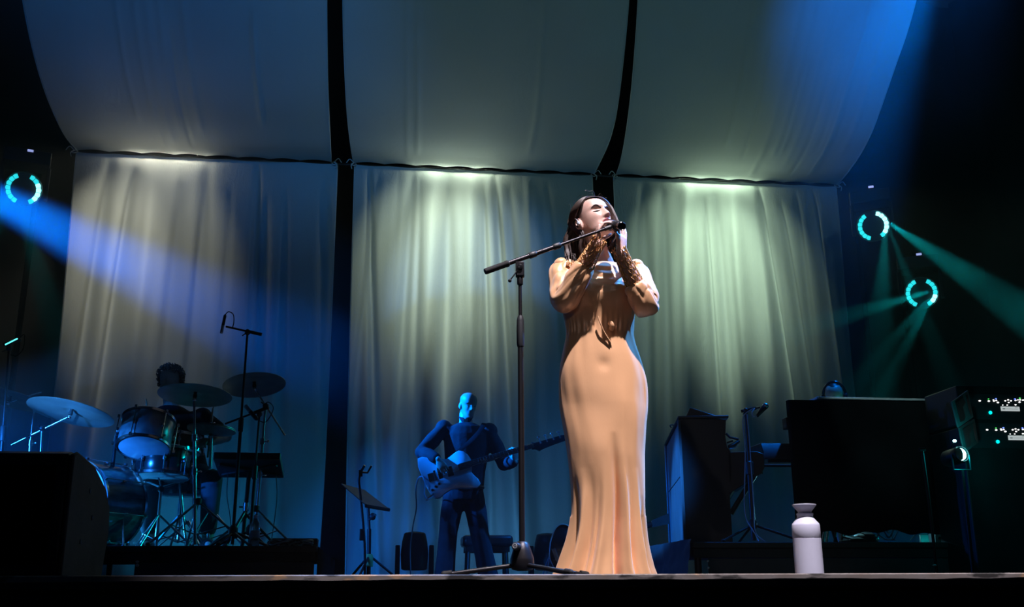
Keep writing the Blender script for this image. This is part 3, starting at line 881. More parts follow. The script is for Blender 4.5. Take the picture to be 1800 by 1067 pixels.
# --- sleeves
def sleeve(sh, el, wr, cuff_t, sgn, seed):
    inner = V((SL(1055, 480, 0).x + sgn * .105, .03, sh.z + .010))
    cuff = el.lerp(wr, cuff_t)
    path = bez([inner, sh + V((sgn * .006, 0, .004)), sh.lerp(el, .5) + V((sgn * .012, 0, 0)), el + V((sgn * .006, -.005, -.008)), el.lerp(cuff, .55) + V((0, -.01, 0)), cuff], 12)
    rt = [(0, .050), (.14, .060), (.24, .066), (.40, .066), (.54, .066), (.66, .060), (.78, .058), (.88, .055), (.95, .050), (1.0, .042)]
    n_ = len(path); k = MB(); rings = []; prev = None
    for i, p in enumerate(path):
        t = i / (n_ - 1)
        d = (path[min(i + 1, n_ - 1)] - path[max(i - 1, 0)]).normalized()
        u = (prev if prev is not None else V((0, -1, 0))); u = (u - d * u.dot(d)).normalized(); prev = u
        w = d.cross(u); r = smooth_table(rt, t); ring = []
        for j in range(56):
            q = 2 * math.pi * j / 56
            f = 1 + .15 * noise.noise(V((math.cos(q) * 1.3, math.sin(q) * 1.3 + t * 5, seed))) - .11 * (1 - min(1, 4.5 * abs(noise.noise(V((math.cos(q) * 1.5 + t * 3, math.sin(q) * 1.5 + t * 3.5, seed + 5)))))) ** 1.5
            f += .05 * math.sin(q * 9 + seed) * max(0, (t - .80) / .2) + .04 * math.sin(q * 11) * max(0, 1 - t / .14)
            f += .06 * math.sin(t * 46 + q * 2) * math.exp(-((t - .54) / .12) ** 2) * max(0, math.cos(q) * .6 + .4)
            ring.append(p + (u * math.cos(q) + w * math.sin(q)) * r * f)
        rings.append(ring)
    k.loft(rings); o = k.build('sleeve', M['satin'], singer, angle=180, subsurf=1)
    # peaked gather on the shoulder
    k = MB(); k.ball(sh + V((sgn * .020, -.012, .040)), (.034, .044, .030), 18, 11, Matrix.Rotation(RAD(30 * sgn), 3, 'Y')); k.build('shoulder_gather', M['satin'], o)
    # crocheted gauntlet: diamond net from the cuff to the hand
    c2 = wr + (wr - el).normalized() * .030
    a0 = el.lerp(wr, cuff_t - .12); dirn = (c2 - a0); ln = dirn.length; dirn.normalize()
    u = dirn.orthogonal().normalized(); w = dirn.cross(u)
    nu, nv = 13, 13; vs = []; fs = []
    for j in range(nv + 1):
        t = j / nv; r = .043 + (.0305 - .043) * min(1, t * 1.5)
        for i in range(nu):
            q = 2 * math.pi * (i + .5 * (j % 2)) / nu
            p = a0 + dirn * ln * t + (u * math.cos(q) + w * math.sin(q)) * (r + .003 * math.sin(i * 5 + j * 3)) + u * .002 * math.sin(i * 3.7 + j * 9.1) + dirn * .004 * math.sin(i * 7.3 + j * 2.9)
            vs.append(p)
    for j in range(0, nv - 1):
        for i in range(nu):
            # diamonds: point, its two upper neighbours, the point two rows up
            a_ = j * nu + i
            if j % 2 == 0: l_, r_ = (j + 1) * nu + (i - 1) % nu, (j + 1) * nu + i
            else: l_, r_ = (j + 1) * nu + i, (j + 1) * nu + (i + 1) % nu
            fs.append((a_, r_, (j + 2) * nu + i, l_))
    k = MB(); k.add(vs, [f for jj, f in enumerate(fs) if (jj // nu) % 1 == 0])
    o2 = k.build('lace_cuff', M['lace'], o, fix=False)
    wf = o2.modifiers.new('Wireframe', 'WIREFRAME'); wf.thickness = .0060; wf.use_even_offset = False; wf.use_replace = True
    return o
sleeve(shL, elL, wrL, .60, -1, 1.0)
sleeve(shR, elR, wrR, .40, 1, 6.0)
# lace yoke showing on the shoulders
for x0, x1, y0, y1 in ((996, 1030, 460, 476), (1098, 1116, 458, 474)):
    k = MB(); n1, n2 = 8, 4
    k.grid(lambda u, v: SL(x0 + (x1 - x0) * u, y0 + (y1 - y0) * (v * .5 + u * .45 if x0 < 1050 else v * .5 + (1 - u) * .3), -.062 + .02 * v - .03 * math.sin(math.pi * u)), n1, n2)
    o2 = k.build('lace_yoke', M['lace'], singer, fix=False)
    wf = o2.modifiers.new('Wireframe', 'WIREFRAME'); wf.thickness = .005; wf.use_even_offset = False

# ================================================================== microphone in its clip
mp = SL(1075, 396, -.165); me_ = SL(1100, 398, -.33)
MICLOC = SG.loc + SG.R @ mp
d = (SG.R @ (me_ - mp)).normalized(); ml = (me_ - mp).length
t = thing('microphone', 'black handheld microphone at the singer\'s mouth, its butt end towards the camera', 'microphone', MICLOC)
F = frame_z((0, 0, 0), d)
k = MB(); k.lathe([(.010, .018), (.0185, .022), (.0185, .040), (.0175, .075), (.0175, .118), (.0168, .122)], 24, F); k.build('handle', M['black_metal'], t)
k = MB(); k.lathe([(.016, -.034), (.022, -.026), (.0245, -.012), (.0245, .006), (.0215, .018), (.019, .022)], 24, F); k.build('grille', M['charcoal'], t)
k = MB(); k.lathe([(.0185, .118), (.0190, .124), (.0190, .136), (.0160, .139), (.0140, .137), (.012, .130)], 24, F); k.build('butt_ring', M['black_gloss'], t)

# ================================================================== boom stand of the singer
SB = Fr(918, 4.02)
st = SB.thing('microphone_stand', 'tall black boom microphone stand with conical base in front of the singer', 'microphone stand')
q = SB.L
hub = V((0, 0, q(918, 952, 0).z))
k = MB()
zt, zb = q(918, 955, 0).z, q(918, 1001, 0).z
k.lathe([(.018, zb - .006), (.040, zb), (.045, zb + .012), (.046, zb + .034), (.045, zb + .042), (.036, zb + .070), (.026, zb + .098), (.019, zt + .006), (.014, zt + .008)], 32)
k.build('base_cone', M['black_metal'], st)
k = MB(); k.lathe([(.0085, -.03), (.014, -.028), (.0155, -.006), (.0155, .016), (.013, .020)], 20, frame_z((-.020, -.035, zt - .014), (-.35, -1, .12))); ko = k.build('clamp_knob', M['charcoal'], st)
M['knob_mark'] = mat('pale_print', (0.55, 0.56, 0.6), 0.5)
k = MB(); F2 = frame_z((-.0273, -.056, zt - .0116), (-.35, -1, .12))
k.tube([F2 @ V((.0085 * math.cos(a), .0085 * math.sin(a), .0005)) for a in (2 * math.pi * i / 20 for i in range(20))], .0012, 6, close=True)
k.tube([F2 @ V((-.006, -.003, .0005)), F2 @ V((.002, .004, .0005)), F2 @ V((.0, -.004, .0005)), F2 @ V((.006, .003, .0005))], .0013, 6)
k.build('knob_emblem', M['knob_mark'], ko)
ztop = q(918, 486, 0).z; zcl0, zcl1 = q(917, 604, 0).z, q(917, 560, 0).z
k = MB(); k.tube([(0, 0, zt - .02), (0, 0, zcl0)], .0115, 16); k.build('lower_tube', M['black_metal'], st)
k = MB(); k.lathe([(.0135, zcl0 - .012), (.0155, zcl0 - .004), (.0160, zcl0 + .05), (.0150, zcl1 - .01), (.0135, zcl1), (.010, zcl1 + .012)], 20); k.build('clutch', M['charcoal'], st)
k = MB(); k.tube([(0, 0, zcl0), (0, 0, ztop)], .0075, 14); k.lathe([(.0115, ztop - .035), (.0125, ztop - .03), (.0125, ztop + .008), (.010, ztop + .012)], 16); k.build('upper_tube', M['black_metal'], st)
# boom, from the counterweight to the clip just in front of the microphone
clipw = SB.Ri @ (MICLOC + d * .060 - SB.loc)
c0 = q(854, 477, -.02)
bo0 = c0; bo1 = clipw + V((-.042, -.004, -.014))
bd = (bo1 - bo0).normalized(); bl = (bo1 - bo0).length
piv = bo0 + bd * bl * .285
k = MB(); k.tube([bo0 + bd * .10, bo0 + bd * bl * .60], .0100, 14); k.build('boom_tube', M['black_metal'], st)
k = MB(); k.tube([bo0 + bd * bl * .55, bo1], .0066, 12); k.build('boom_extension', M['black_metal'], st)
for t_ in (.375, .575):
    k = MB(); k.lathe([(.0105, -.018), (.0135, -.014), (.0135, .014), (.0105, .018)], 16, frame_z(bo0 + bd * bl * t_, bd)); k.build('boom_collar', M['charcoal'], st)
k = MB(); k.lathe([(.0118, -.004), (.0132, .0), (.0132, .092), (.0145, .094), (.0145, .104), (.011, .108)], 20, frame_z(bo0, bd)); k.build('counterweight_grip', M['rubber'], st)
k = MB(); k.box((0, -.013, ztop + .030), (.036, .006, .062)); k.box((0, .013, ztop + .030), (.036, .006, .062)); k.box((0, 0, ztop + .008), (.030, .030, .022)); k.build('pivot_bracket', M['black_metal'], st, bevel=.004)
k = MB(); k.lathe([(.006, -.024), (.012, -.022), (.012, -.016), (.006, -.014), (.006, .024)], 16, frame_z((.0, 0, ztop + .036), (0, 1, 0))); k.build('pivot_bolt', M['black_gloss'], st)
k = MB(); k.tube([(-.012, -.020, ztop + .018), (-.028, -.024, ztop - .006), (-.040, -.026, ztop - .022)], .0028, 8); k.ball((-.042, -.026, ztop - .026), .0075, 12, 8); k.build('pivot_lever', M['black_metal'], st)
dl = SB.Ri @ d
k = MB(); k.lathe([(.0195, -.020), (.0225, -.018), (.0225, .018), (.0195, .020)], 20, frame_z(clipw, dl)); k.tube([bo1 - bd * .01, bo1 + bd * .02, clipw], .0095, 12); k.build('microphone_clip', M['charcoal'], st)
for a, rr in ((math.pi * 1.04, .30), (-.95, .30), (.55, .30)):
    e1 = V((.042 * math.cos(a), .042 * math.sin(a), zb + .014)); e2 = V((rr * math.cos(a), rr * math.sin(a), .008))
    k = MB(); k.tube([e1, e2], .0085, 12); o = k.build('leg', M['black_metal'], st)
    k = MB(); k.tube([e2.lerp(e1, .12), e2], [.0105, .011], 10); k.ball(e2, .011, 10, 7)
    dz = min(q_[2] for q_ in k.v); k.v = [(x_, y_, z_ - dz + .0005) for x_, y_, z_ in k.v]
    k.build('rubber_foot', M['rubber'], o)
# ================================================================== drum riser, kit and drummer
M['drum_head'] = mat('drum_head', (0.55, 0.57, 0.6), 0.45, var=0.12, scale=10)
M['cymbal'] = mat('cymbal_bronze', (0.62, 0.60, 0.52), 0.42, 0.9, var=0.18, scale=7, bump=0.10, bscale=90)
M['pearl'] = mat('silver_pearl', (0.30, 0.33, 0.34), 0.3, 0.4, var=0.35, scale=18, coat=0.6)
M['sparkle'] = mat('green_grey_pearl', (0.16, 0.22, 0.20), 0.3, 0.4, var=0.6, scale=9, coat=0.8, stretch=(1, 1, 4))
M['red_shell'] = mat('reddish_wood', (0.16, 0.045, 0.03), 0.35, var=0.3, scale=10, coat=0.5)
M['skirt'] = mat('riser_skirt', (0.016, 0.017, 0.021), 0.85, var=0.3, scale=5, bump=0.1, bscale=40)
M['panel'] = mat('riser_panel', (0.035, 0.036, 0.045), 0.7, var=0.2, scale=6)
M['screw'] = mat('bright_screw', (0.8, 0.8, 0.8), 0.3, 0.8)
M['clear_pet'] = mat('clear_bottle', (0.6, 0.7, 0.75), 0.1, coat=0.6)
M['clear_pet'].node_tree.nodes['Principled BSDF'].inputs['Transmission Weight'].default_value = 0.8
M['stick'] = mat('hickory_stick', (0.55, 0.42, 0.28), 0.5)
RZ = 0.232      # top of the drum riser
t = thing('drum_riser', 'low black drum riser with a skirt under the drum kit', 'riser', (-2.0, 8.05, 0))
x1 = at(555, 985, 6.7).x + 2.0; x0 = -2.1
k = MB(); k.box(((x0 + x1) / 2, 0, RZ - .02), (x1 - x0, 2.7, .04)); k.build('deck', M['stage'], t, bevel=.006)
k = MB(); k.box(((x0 + x1) / 2 + .0, -1.332, RZ - .065), (x1 - x0 - .01, .016, .05)); k.build('front_rail', M['skirt'], t, bevel=.004)
px0 = at(235, 1000, 6.7).x + 2.0
k = MB(); k.box(((px0 + x1 - .01) / 2, -1.325, (RZ - .10) / 2), (x1 - .01 - px0, .014, RZ - .10)); pn = k.build('front_panel', M['panel'], t, bevel=.003)
for yy in (987, 993.5):
    p = at(238, yy, 6.7)
    k = MB(); k.lathe([(.0105, 0), (.010, .005), (.004, .007)], 12, frame_z((p.x + 2.0 + .008, -1.333, p.z), (0, -1, 0))); k.build('screw', M['screw'], pn)
for xx in (x0 + .1, (x0 + x1) / 2, x1 - .08):
    for yy in (-1.25, 1.25):
        k = MB(); k.tube([(xx, yy, 0.0), (xx, yy, RZ - .04)], .024, 10); k.build('leg', M['black_metal'], t)
k = MB()
k.grid(lambda u, v: (x1 + .008 + .008 * math.sin(u * 40), -1.33 + 2.6 * u, (RZ - .005) * (1 - v)), 80, 3); k.build('side_skirt', M['black_cloth'], t, fix=False)

def cym(root, c, n, r, name='cymbal', bell=.16, m=None):
    k = MB(); F = frame_z(c, n)
    prof = [(.006, .020), (r * .10, .021), (r * bell, .012), (r * (bell + .04), .0085)]
    prof += [(r * q, .0085 * (1 - ((q - bell) / (1 - bell)) ** 1.6) - .004 * q) for q in (.3, .45, .6, .75, .88, .96, 1.0)]
    low = [(a, z - .0022) for a, z in reversed(prof)]
    k.lathe(prof + low, 56, F)
    o = k.build(name, m or M['cymbal'], root)
    k = MB(); k.lathe([(.004, -.022), (.013, -.020), (.014, -.006), (.010, .012), (.015, .022), (.015, .030), (.006, .040)], 14, F); k.build('felt', M['rubber'], o)
    k = MB(); k.tube([F @ V((-.018, 0, .045)), F @ V((-.006, 0, .036)), F @ V((.006, 0, .036)), F @ V((.018, 0, .045))], .004, 8); k.build('wing_nut', M['chrome'], o)
    return F

def cymbal_stand(label, base, c, n, r, arm=None, z0=RZ, hub=.30, reach=.30, rot=.4, group='cymbal stands of the drum kit', boom_tail=None):
    """base = floor point, c = cymbal centre, arm = top of the straight pole when a boom arm carries the cymbal"""
    t = thing('cymbal_stand', label, 'cymbal', (base[0], base[1], z0), group=group)
    o_ = V((base[0], base[1], z0)); c = V(c) - o_
    top = (V(arm) - o_) if arm is not None else c - V(n).normalized() * .05
    b0 = V((0, 0, .02)); mid = b0.lerp(top, .50); q3 = b0.lerp(top, .74)
    k = MB(); k.tube([b0, mid], .0135, 12); k.build('lower_tube', M['chrome'], t)
    k = MB(); k.tube([mid, q3], .0105, 12); k.build('middle_tube', M['chrome'], t)
    k = MB(); k.tube([q3, top], .0080, 10); k.build('upper_tube', M['chrome'], t)
    for p in (mid, q3):
        dz = (top - b0).normalized()
        k = MB(); k.lathe([(.013, -.022), (.018, -.020), (.018, .020), (.013, .022)], 14, frame_z(p, dz)); k.tube([p, p + V((.034, -.012, .0))], .005, 8); k.ball(p + V((.038, -.013, 0)), (.012, .005, .009), 10, 7); k.build('wing_clamp', M['chrome'], t)
    if arm is not None:
        k = MB(); tail = V(boom_tail) - o_ if boom_tail is not None else top + (top - c).normalized() * .18
        k.tube([tail, c - V(n).normalized() * .03], .0065, 10); k.build('boom_arm', M['chrome'], t)
        k = MB(); k.ball(top, (.022, .022, .020), 12, 8); k.tube([top, top + V((-.03, -.03, .02))], .005, 8); k.build('boom_tilter', M['black_metal'], t)
    k = MB(); k.ball(c - V(n).normalized() * .035, (.014, .014, .016), 12, 8); k.tube([c - V(n).normalized() * .04, c + V(n).normalized() * .05], .004, 8); k.build('tilter', M['chrome'], t)
    cym(t, c, n, r)
    hp = V((0, 0, hub))
    tripod(t, hp, 0.0, [rot + i * 2.094 for i in range(3)], reach, M['chrome'], .008)
    k = MB(); k.lathe([(.015, -.02), (.021, -.015), (.021, .02), (.015, .025)], 14, Matrix.Translation(hp)); k.build('leg_collar', M['black_metal'], t)
    return t

def fl(px, py, Y, z=RZ):
    p = at(px, py, Y); return (p.x, p.y)
# four crash / ride cymbals
cymbal_stand('cymbal nearest the outer edge of the kit, dark, on a boom stand behind the wedge', fl(42, 900, 7.45), at(17, 700, 7.25), (.20, .12, 1), .27, arm=at(60, 716, 7.4), rot=.2, boom_tail=at(72, 690, 7.5))
cymbal_stand('bright blue-lit cymbal on a boom stand, above the back of the wedge', fl(70, 900, 6.95), at(125, 724, 6.95), (.15, .17, 1), .275, arm=at(74, 753, 6.97), rot=.9, boom_tail=at(20, 782, 7.0))
cymbal_stand('crash cymbal in front of the drummer\'s chin, blue streak on its rim', fl(343, 955, 6.98), at(343, 694, 7.02), (.02, .15, 1), .243, rot=1.9, hub=.29, reach=.36)
cymbal_stand('crash cymbal with pale worn underside, tilted, highest of the kit', fl(448, 935, 7.42), at(447, 676, 7.42), (-.13, .22, 1), .222, arm=at(467, 713, 7.44), rot=-.5, hub=.28, reach=.34, boom_tail=at(501, 765, 7.5))

# hi-hat
HB = fl(367, 940, 7.62); t = thing('hi_hat', 'hi-hat pair of cymbals on a slim stand beside the drummer', 'hi-hat', (HB[0], HB[1], RZ))
c = at(372, 755, 7.62) - t.location
k = MB(); k.tube([(0, 0, .02), (c.x, c.y, c.z - .03)], .012, 12); k.build('tube', M['chrome'], t)
k = MB(); k.tube([(c.x, c.y, c.z - .03), (c.x, c.y, c.z + .20)], .0035, 8); k.build('pull_rod', M['chrome'], t)
cym(t, c + V((0, 0, .008)), (.06, .10, 1), .172, 'top_cymbal', .24)
cym(t, c - V((0, 0, .012)), (-.06, -.10, -1), .172, 'bottom_cymbal', .24)
tripod(t, V((0, 0, .30)), 0, [.1, 2.2, 4.3], .27, M['chrome'], .007)
k = MB(); k.box((.0, -.20, .02), (.075, .27, .016), Matrix.Rotation(RAD(12), 3, 'X')); k.build('pedal', M['steel'], t, bevel=.004)

def drum(name, label, cat, c, axis, r, depth, shell, nl=8, heads=True, base=None, z0=RZ):
    """c = centre of the shell, axis points to the batter head"""
    loc = V((base[0], base[1], z0)) if base else V(c)
    t = thing(name, label, cat, loc); c = V(c) - loc; F = frame_z(c, axis); h = depth / 2
    k = MB(); k.lathe([(r * .985, -h), (r, -h + .004), (r, h - .004), (r * .985, h)], 56, F); k.build('shell', shell, t)
    for s_, nm in ((1, 'batter_head'), (-1, 'resonant_head')):
        k = MB(); k.lathe([(r * .985, s_ * (h - .001)), (r * .985, s_ * (h + .006)), (r * .94, s_ * (h + .009)), (.001, s_ * (h + .009))], 56, F); hd = k.build(nm, M['drum_head'], t)
        k = MB(); k.lathe([(r * 1.0, s_ * (h - .004)), (r * 1.045, s_ * (h - .006)), (r * 1.05, s_ * (h + .012)), (r * 1.02, s_ * (h + .016)), (r * .985, s_ * (h + .013)), (r * .99, s_ * h)], 56, F); k.build('hoop', M['chrome'], t)
    for i in range(nl):
        a = 2 * math.pi * (i + .3) / nl; u = F.to_3x3() @ V((math.cos(a), math.sin(a), 0)); ax = F.to_3x3() @ V((0, 0, 1))
        p = c + u * (r + .012)
        k = MB(); k.tube([p + u * .008 - ax * (h + .012), p + u * .008 + ax * (h + .012)], .0035, 8)
        for s_ in (-1, 1): k.box(p + u * .012 + ax * s_ * (h + .004), (.016, .016, .018), F.to_3x3() @ Matrix.Rotation(a, 3, 'Z'))
        k.ball(p, (.012, .012, .022), 8, 6, F.to_3x3())
        k.build('lug', M['chrome'], t)
    k = MB(); p = c + F.to_3x3() @ V((0, -(r + .002), 0))
    return t, F, c
# rack tom, seen from below
ax = V((.02, .36, .93))
ct = at(257, 763, 7.2)
t, F, c = drum('rack_tom', 'small silver pearl rack tom with its clear bottom head facing out', 'drum', ct, ax, .172, .20, M['pearl'], 6)
k = MB(); ux = F.to_3x3() @ V((0, -1, 0)); pb = c + ux * .1735
pbw = at(261, 750, 7.0) - ct
k.lathe([(.022, 0), (.022, .004), (.018, .006)], 20, frame_z(F @ V((.01, -.173, .02)), F.to_3x3() @ V((.06, -1, 0))) @ Matrix.Diagonal((1.3, .7, 1, 1))); k.build('badge', M['black_gloss'], t)
k = MB(); k.tube([c - ax * .02 + V((-.178, 0, 0)), at(206, 760, 7.2) - ct, at(197, 825, 7.2) - ct], .014, 10); k.build('mount_arm', M['black_metal'], t)
# the dark drum and the reddish snare behind it
cs = at(286, 815, 7.42)
t, F, c = drum('snare_drum', 'dark drum under the rack tom with bright lower hoop, on a chrome basket stand', 'drum', cs, V((.0, .10, 1)), .182, .17, M['black_gloss'], 8)
cs2 = at(312, 783, 7.75)
t, F, c = drum('side_drum', 'reddish wooden drum between the drummer and the dark drum', 'drum', cs2, V((.0, .14, 1)), .165, .10, M['red_shell'], 8)
sb = fl(276, 940, 7.42)
t = thing('snare_stand', 'chrome basket stand under the dark drum, thin tripod legs', 'stand', (sb[0], sb[1], RZ))
zc = cs.z - RZ - .115
k = MB(); k.tube([(0, 0, .02), (0, 0, zc - .05)], .012, 12); k.build('tube', M['chrome'], t)
k = MB(); k.ball((0, 0, zc - .06), .024, 12, 8); k.tube([(0, 0, zc - .06), (-.05, -.03, zc - .07)], .006, 8); k.build('tilter', M['black_metal'], t)
for a in (.6, 2.7, 4.8):
    cx = cs.x - sb[0]
    k = MB(); k.tube([(0, 0, zc - .05), (cx * .5 + .10 * math.cos(a), .10 * math.sin(a), zc - .012), (cx + .165 * math.cos(a), .165 * math.sin(a), zc - .003)], .006, 8); k.build('basket_arm', M['chrome'], t)
tripod(t, V((0, 0, .24)), 0, [.3, 2.4, 4.5], .26, M['chrome'], .007)
ss = fl(330, 940, 7.80)
t = thing('stand', 'chrome stand under the reddish wooden drum', 'stand', (ss[0], ss[1], RZ))
zc = cs2.z - RZ - .075
k = MB(); k.tube([(0, 0, .02), (cs2.x - ss[0], 0, zc - .04)], .011, 10); k.build('tube', M['chrome'], t)
for a in (.6, 2.7, 4.8):
    k = MB(); cx = cs2.x - ss[0]; k.tube([(cx, 0, zc - .05), (cx + .15 * math.cos(a), .15 * math.sin(a), zc)], .006, 8); k.build('basket_arm', M['chrome'], t)
tripod(t, V((0, 0, .22)), 0, [1.1, 3.2, 5.3], .24, M['chrome'], .007)
# bass drum
kc = at(168, 872, 7.2); kc.z = RZ + .283
t, F, c = drum('bass_drum', 'bass drum with green-grey pearl shell half hidden behind the wedge', 'drum', kc, V((.50, .87, .0)), .268, .34, M['sparkle'], 8)
for s_ in (-1, 1):
    k = MB(); d_ = F.to_3x3() @ V((1, 0, 0)); d_.z = 0
    if d_.length < .1: d_ = F.to_3x3() @ V((0, 1, 0)); d_.z = 0
    d_.normalize()
    e = V((0, 0, 0)) + d_ * s_ * .36 + V((-.05, -.06, -.271)); k.tube([d_ * s_ * .25 + V((0, 0, -.10)), e], .008, 8); k.ball(e, .012, 8, 6); k.build('spur', M['chrome'], t)
# drum throne and drummer
DR = Fr(308, 7.98, RZ)
t = thing('drum_throne', 'black padded drum throne the drummer sits on', 'stool', DR.loc)
seat = .50
k = MB(); k.lathe([(.10, seat - .09), (.17, seat - .08), (.178, seat - .03), (.165, seat - .005), (.05, seat)], 32); k.build('cushion', M['black_gloss'], t)
k = MB(); k.tube([(0, 0, .08), (0, 0, seat - .08)], .016, 12); k.build('post', M['chrome'], t)
tripod(t, V((0, 0, .28)), 0, [.5, 2.6, 4.7], .27, M['chrome'], .009)
P = DR.thing('person', 'drummer with dark curly hair in a black T-shirt behind the cymbals', 'person')
L = DR.L
hd = L(299, 672, 0); HMd = head_matrix(hd, -14, -6, 0, 1.0)
hip = V((0.02, 0.02, seat + .09)); chest = L(312, 755, .02); neck = L(302, 712, .02)
b = MB(); head(b, HMd, 0, 60, 50)
limb(b, [neck, HMd @ V((0, .03, -.08))], [.062, .058])
def ov(c, a, d, n=20): return [c + V((a * math.cos(q), d * math.sin(q), 0)) for q in (2 * math.pi * k / n for k in range(n))]
b.loft([ov(hip, .16, .11), ov(hip.lerp(chest, .5), .14, .10), ov(chest, .17, .115), ov(neck + V((0, 0, -.06)), .13, .08), ov(neck, .055, .05)])
sl, sr = L(258, 735, .02), L(356, 733, .02)
el_, er_ = L(238, 790, -.10), L(398, 768, -.08)
hl_, hr_ = L(262, 772, -.26), L(368, 778, -.28)
for sh, el, hh in ((sl, el_, hl_), (sr, er_, hr_)):
    limb(b, [chest.lerp(sh, .6), sh, sh.lerp(el, .5), el, el.lerp(hh, .4), hh], [.06, .056, .050, .042, .038, .027])
hand(b, hl_, V((.25, -.8, .15)), V((.1, .1, -1)), 1, .95, curl=((.9, 1.1, .7),) * 4, spread=.04, thumb=(.5, .5))
hand(b, hr_, V((-.25, -.8, .15)), V((-.1, .1, -1)), -1, .95, curl=((.9, 1.1, .7),) * 4, spread=.04, thumb=(.5, .5))
for s_ in (-1, 1):
    kn = V((s_ * .20, -.40, .50)); an = V((s_ * .20, -.36, .09))
    limb(b, [hip + V((s_ * .09, -.02, -.02)), kn, an], [.085, .06, .042]); b.ball(an + V((0, -.08, -.045)), (.045, .13, .04))
b.build('body', M['skin_b'], P, remesh=.007, smooth_it=3)
s = MB()
s.loft([ov(hip + V((0, 0, -.04)), .18, .135), ov(hip.lerp(chest, .5), .165, .12), ov(chest, .195, .135), ov(neck + V((0, 0, -.055)), .155, .095), ov(neck + V((0, 0, -.01)), .075, .065)])
for sh, el in ((sl, el_), (sr, er_)):
    limb(s, [chest.lerp(sh, .55), sh, sh.lerp(el, .62)], [.085, .075, .064])
s.build('t_shirt', M['shirt_black'], P, remesh=.010, smooth_it=3)
s = MB()
for s_ in (-1, 1):
    kn = V((s_ * .20, -.40, .50)); an = V((s_ * .20, -.37, .16))
    limb(s, [hip + V((s_ * .08, 0, -.02)), kn, an], [.105, .078, .060])
s.ball(hip + V((0, 0, -.02)), (.175, .14, .10)); s.build('trousers', M['trouser'], P, remesh=.012, smooth_it=3)
for s_ in (-1, 1):
    k = MB(); k.loft([[V((s_ * .20 + w * math.cos(q), y, max(.0, .045 + h_ * math.sin(q)))) for q in (2 * math.pi * i / 14 for i in range(14))] for y, w, h_ in ((-.30, .03, .04), (-.33, .048, .055), (-.42, .05, .05), (-.50, .048, .038), (-.55, .03, .03))]); k.build('shoe', M['shoe'], P)
rc = random.Random(8); h = MB()
for i in range(330):
    a = rc.uniform(0, 2 * math.pi); z = rc.uniform(-.05, .115)
    if math.sin(a) < -.25 and z < .062: continue
    T_ = lambda i_: [(w[0], w[i_]) for w in HEADT]
    zz = min(z, .11); A, yf, yb = smooth_table(T_(1), zz), smooth_table(T_(2), zz), smooth_table(T_(3), zz)
    cy = (yf + yb) / 2
    p = V((A * math.cos(a) * 1.06, cy + (yb - yf) / 2 * math.sin(a) * 1.06, z + .006))
    nrm = V((math.cos(a), math.sin(a), .5 + z * 5)).normalized(); tg = nrm.orthogonal().normalized(); bt = nrm.cross(tg)
    rr = rc.uniform(.007, .013); ph = rc.uniform(0, 6)
    h.tube([HMd @ (p + (tg * math.cos(ph + w * 1.05) + bt * math.sin(ph + w * 1.05)) * rr + nrm * (.004 * w)) for w in range(8)], .0042, 5)
h.loft([[HMd @ (V((0, .012, .025)) + V((.079 * math.cos(q) * math.cos(e), .098 * math.sin(q) * math.cos(e), .097 * math.sin(e)))) for q in (2 * math.pi * i / 24 for i in range(24))] for e in (.35, .6, .9, 1.2, 1.5)])
h.loft([[HMd @ V((.077 * math.cos(q), .02 + .082 * math.sin(q), z)) for q in (.0 + math.pi * i / 12 for i in range(13))] + [HMd @ V((.04 * math.cos(q), .04, z)) for q in (math.pi, 0)] for z in (-.05, .0, .06)])
h.build('hair', M['hair_dark'], P)
# drum sticks held upright
for (a_, b_, Y1, Y0, lb) in (((257, 700), (263, 772), 7.6, 7.72, 'pale drum stick rising behind the rack tom'), ((374, 716), (368, 776), 7.6, 7.70, 'drum stick rising above the hi-hat')):
    p1, p0 = at(*a_, Y1), at(*b_, Y0)
    t = thing('drum_stick', lb, 'drum stick', p0); dd = p1 - p0
    k = MB(); k.tube([-dd.normalized() * .12, dd * .75, dd * .94], [.0075, .0075, .0045], 10); k.build('shaft', M['stick'], t)
    k = MB(); k.ball(dd * .965, (.005, .005, .008), 10, 7); k.build('tip', M['stick'], t)

# ---- microphone stands of the kit
def mic_stand(name, label, base, z0, top, boom, m=None, grip=True, hub=.14, reach=.26, rot=0, round_base=False, group=None, r=.011):
    m = m or M['black_metal']
    t = thing(name, label, 'microphone stand', (base[0], base[1], z0), group=group); o_ = t.location.copy()
    tp = V(top) - o_
    k = MB(); b0 = V((0, 0, .02)); md = b0.lerp(tp, .55); k.tube([b0, md], r, 12); k.build('lower_tube', m, t)
    k = MB(); k.tube([md, tp], r * .68, 10); k.build('upper_tube', m, t)
    k = MB(); k.lathe([(r, -.05), (r * 1.5, -.045), (r * 1.6, .04), (r, .05)], 14, frame_z(md, tp - b0)); k.build('clutch', M['charcoal'], t)
    if boom:
        a, c_ = V(boom[0]) - o_, V(boom[1]) - o_
        k = MB(); k.tube([a, c_], .0068, 10); k.build('boom', m, t)
        dd = (a - c_).normalized(); k = MB(); k.tube([c_, c_ + dd * .11], .0115, 12); k.build('counterweight_grip', M['rubber'], t)
        k = MB(); k.ball(tp, (.019, .019, .022), 12, 8); k.tube([tp, tp + V((-.03, -.02, -.03))], .004, 8); k.build('boom_clamp', M['charcoal'], t)
    if round_base:
        k = MB(); k.lathe([(.14, 0), (.14, .012), (.125, .022), (.05, .03), (.03, .06), (.014, .07)], 36); k.build('round_base', m, t)
    else:
        k = MB(); k.lathe([(.020, -.03), (.030, -.02), (.030, .02), (.016, .04)], 16, Matrix.Translation((0, 0, hub))); k.build('hub', M['charcoal'], t)
        tripod(t, V((0, 0, hub)), 0, [rot + i * 2.094 for i in range(3)], reach, m, .0085, brace=False)
    return t
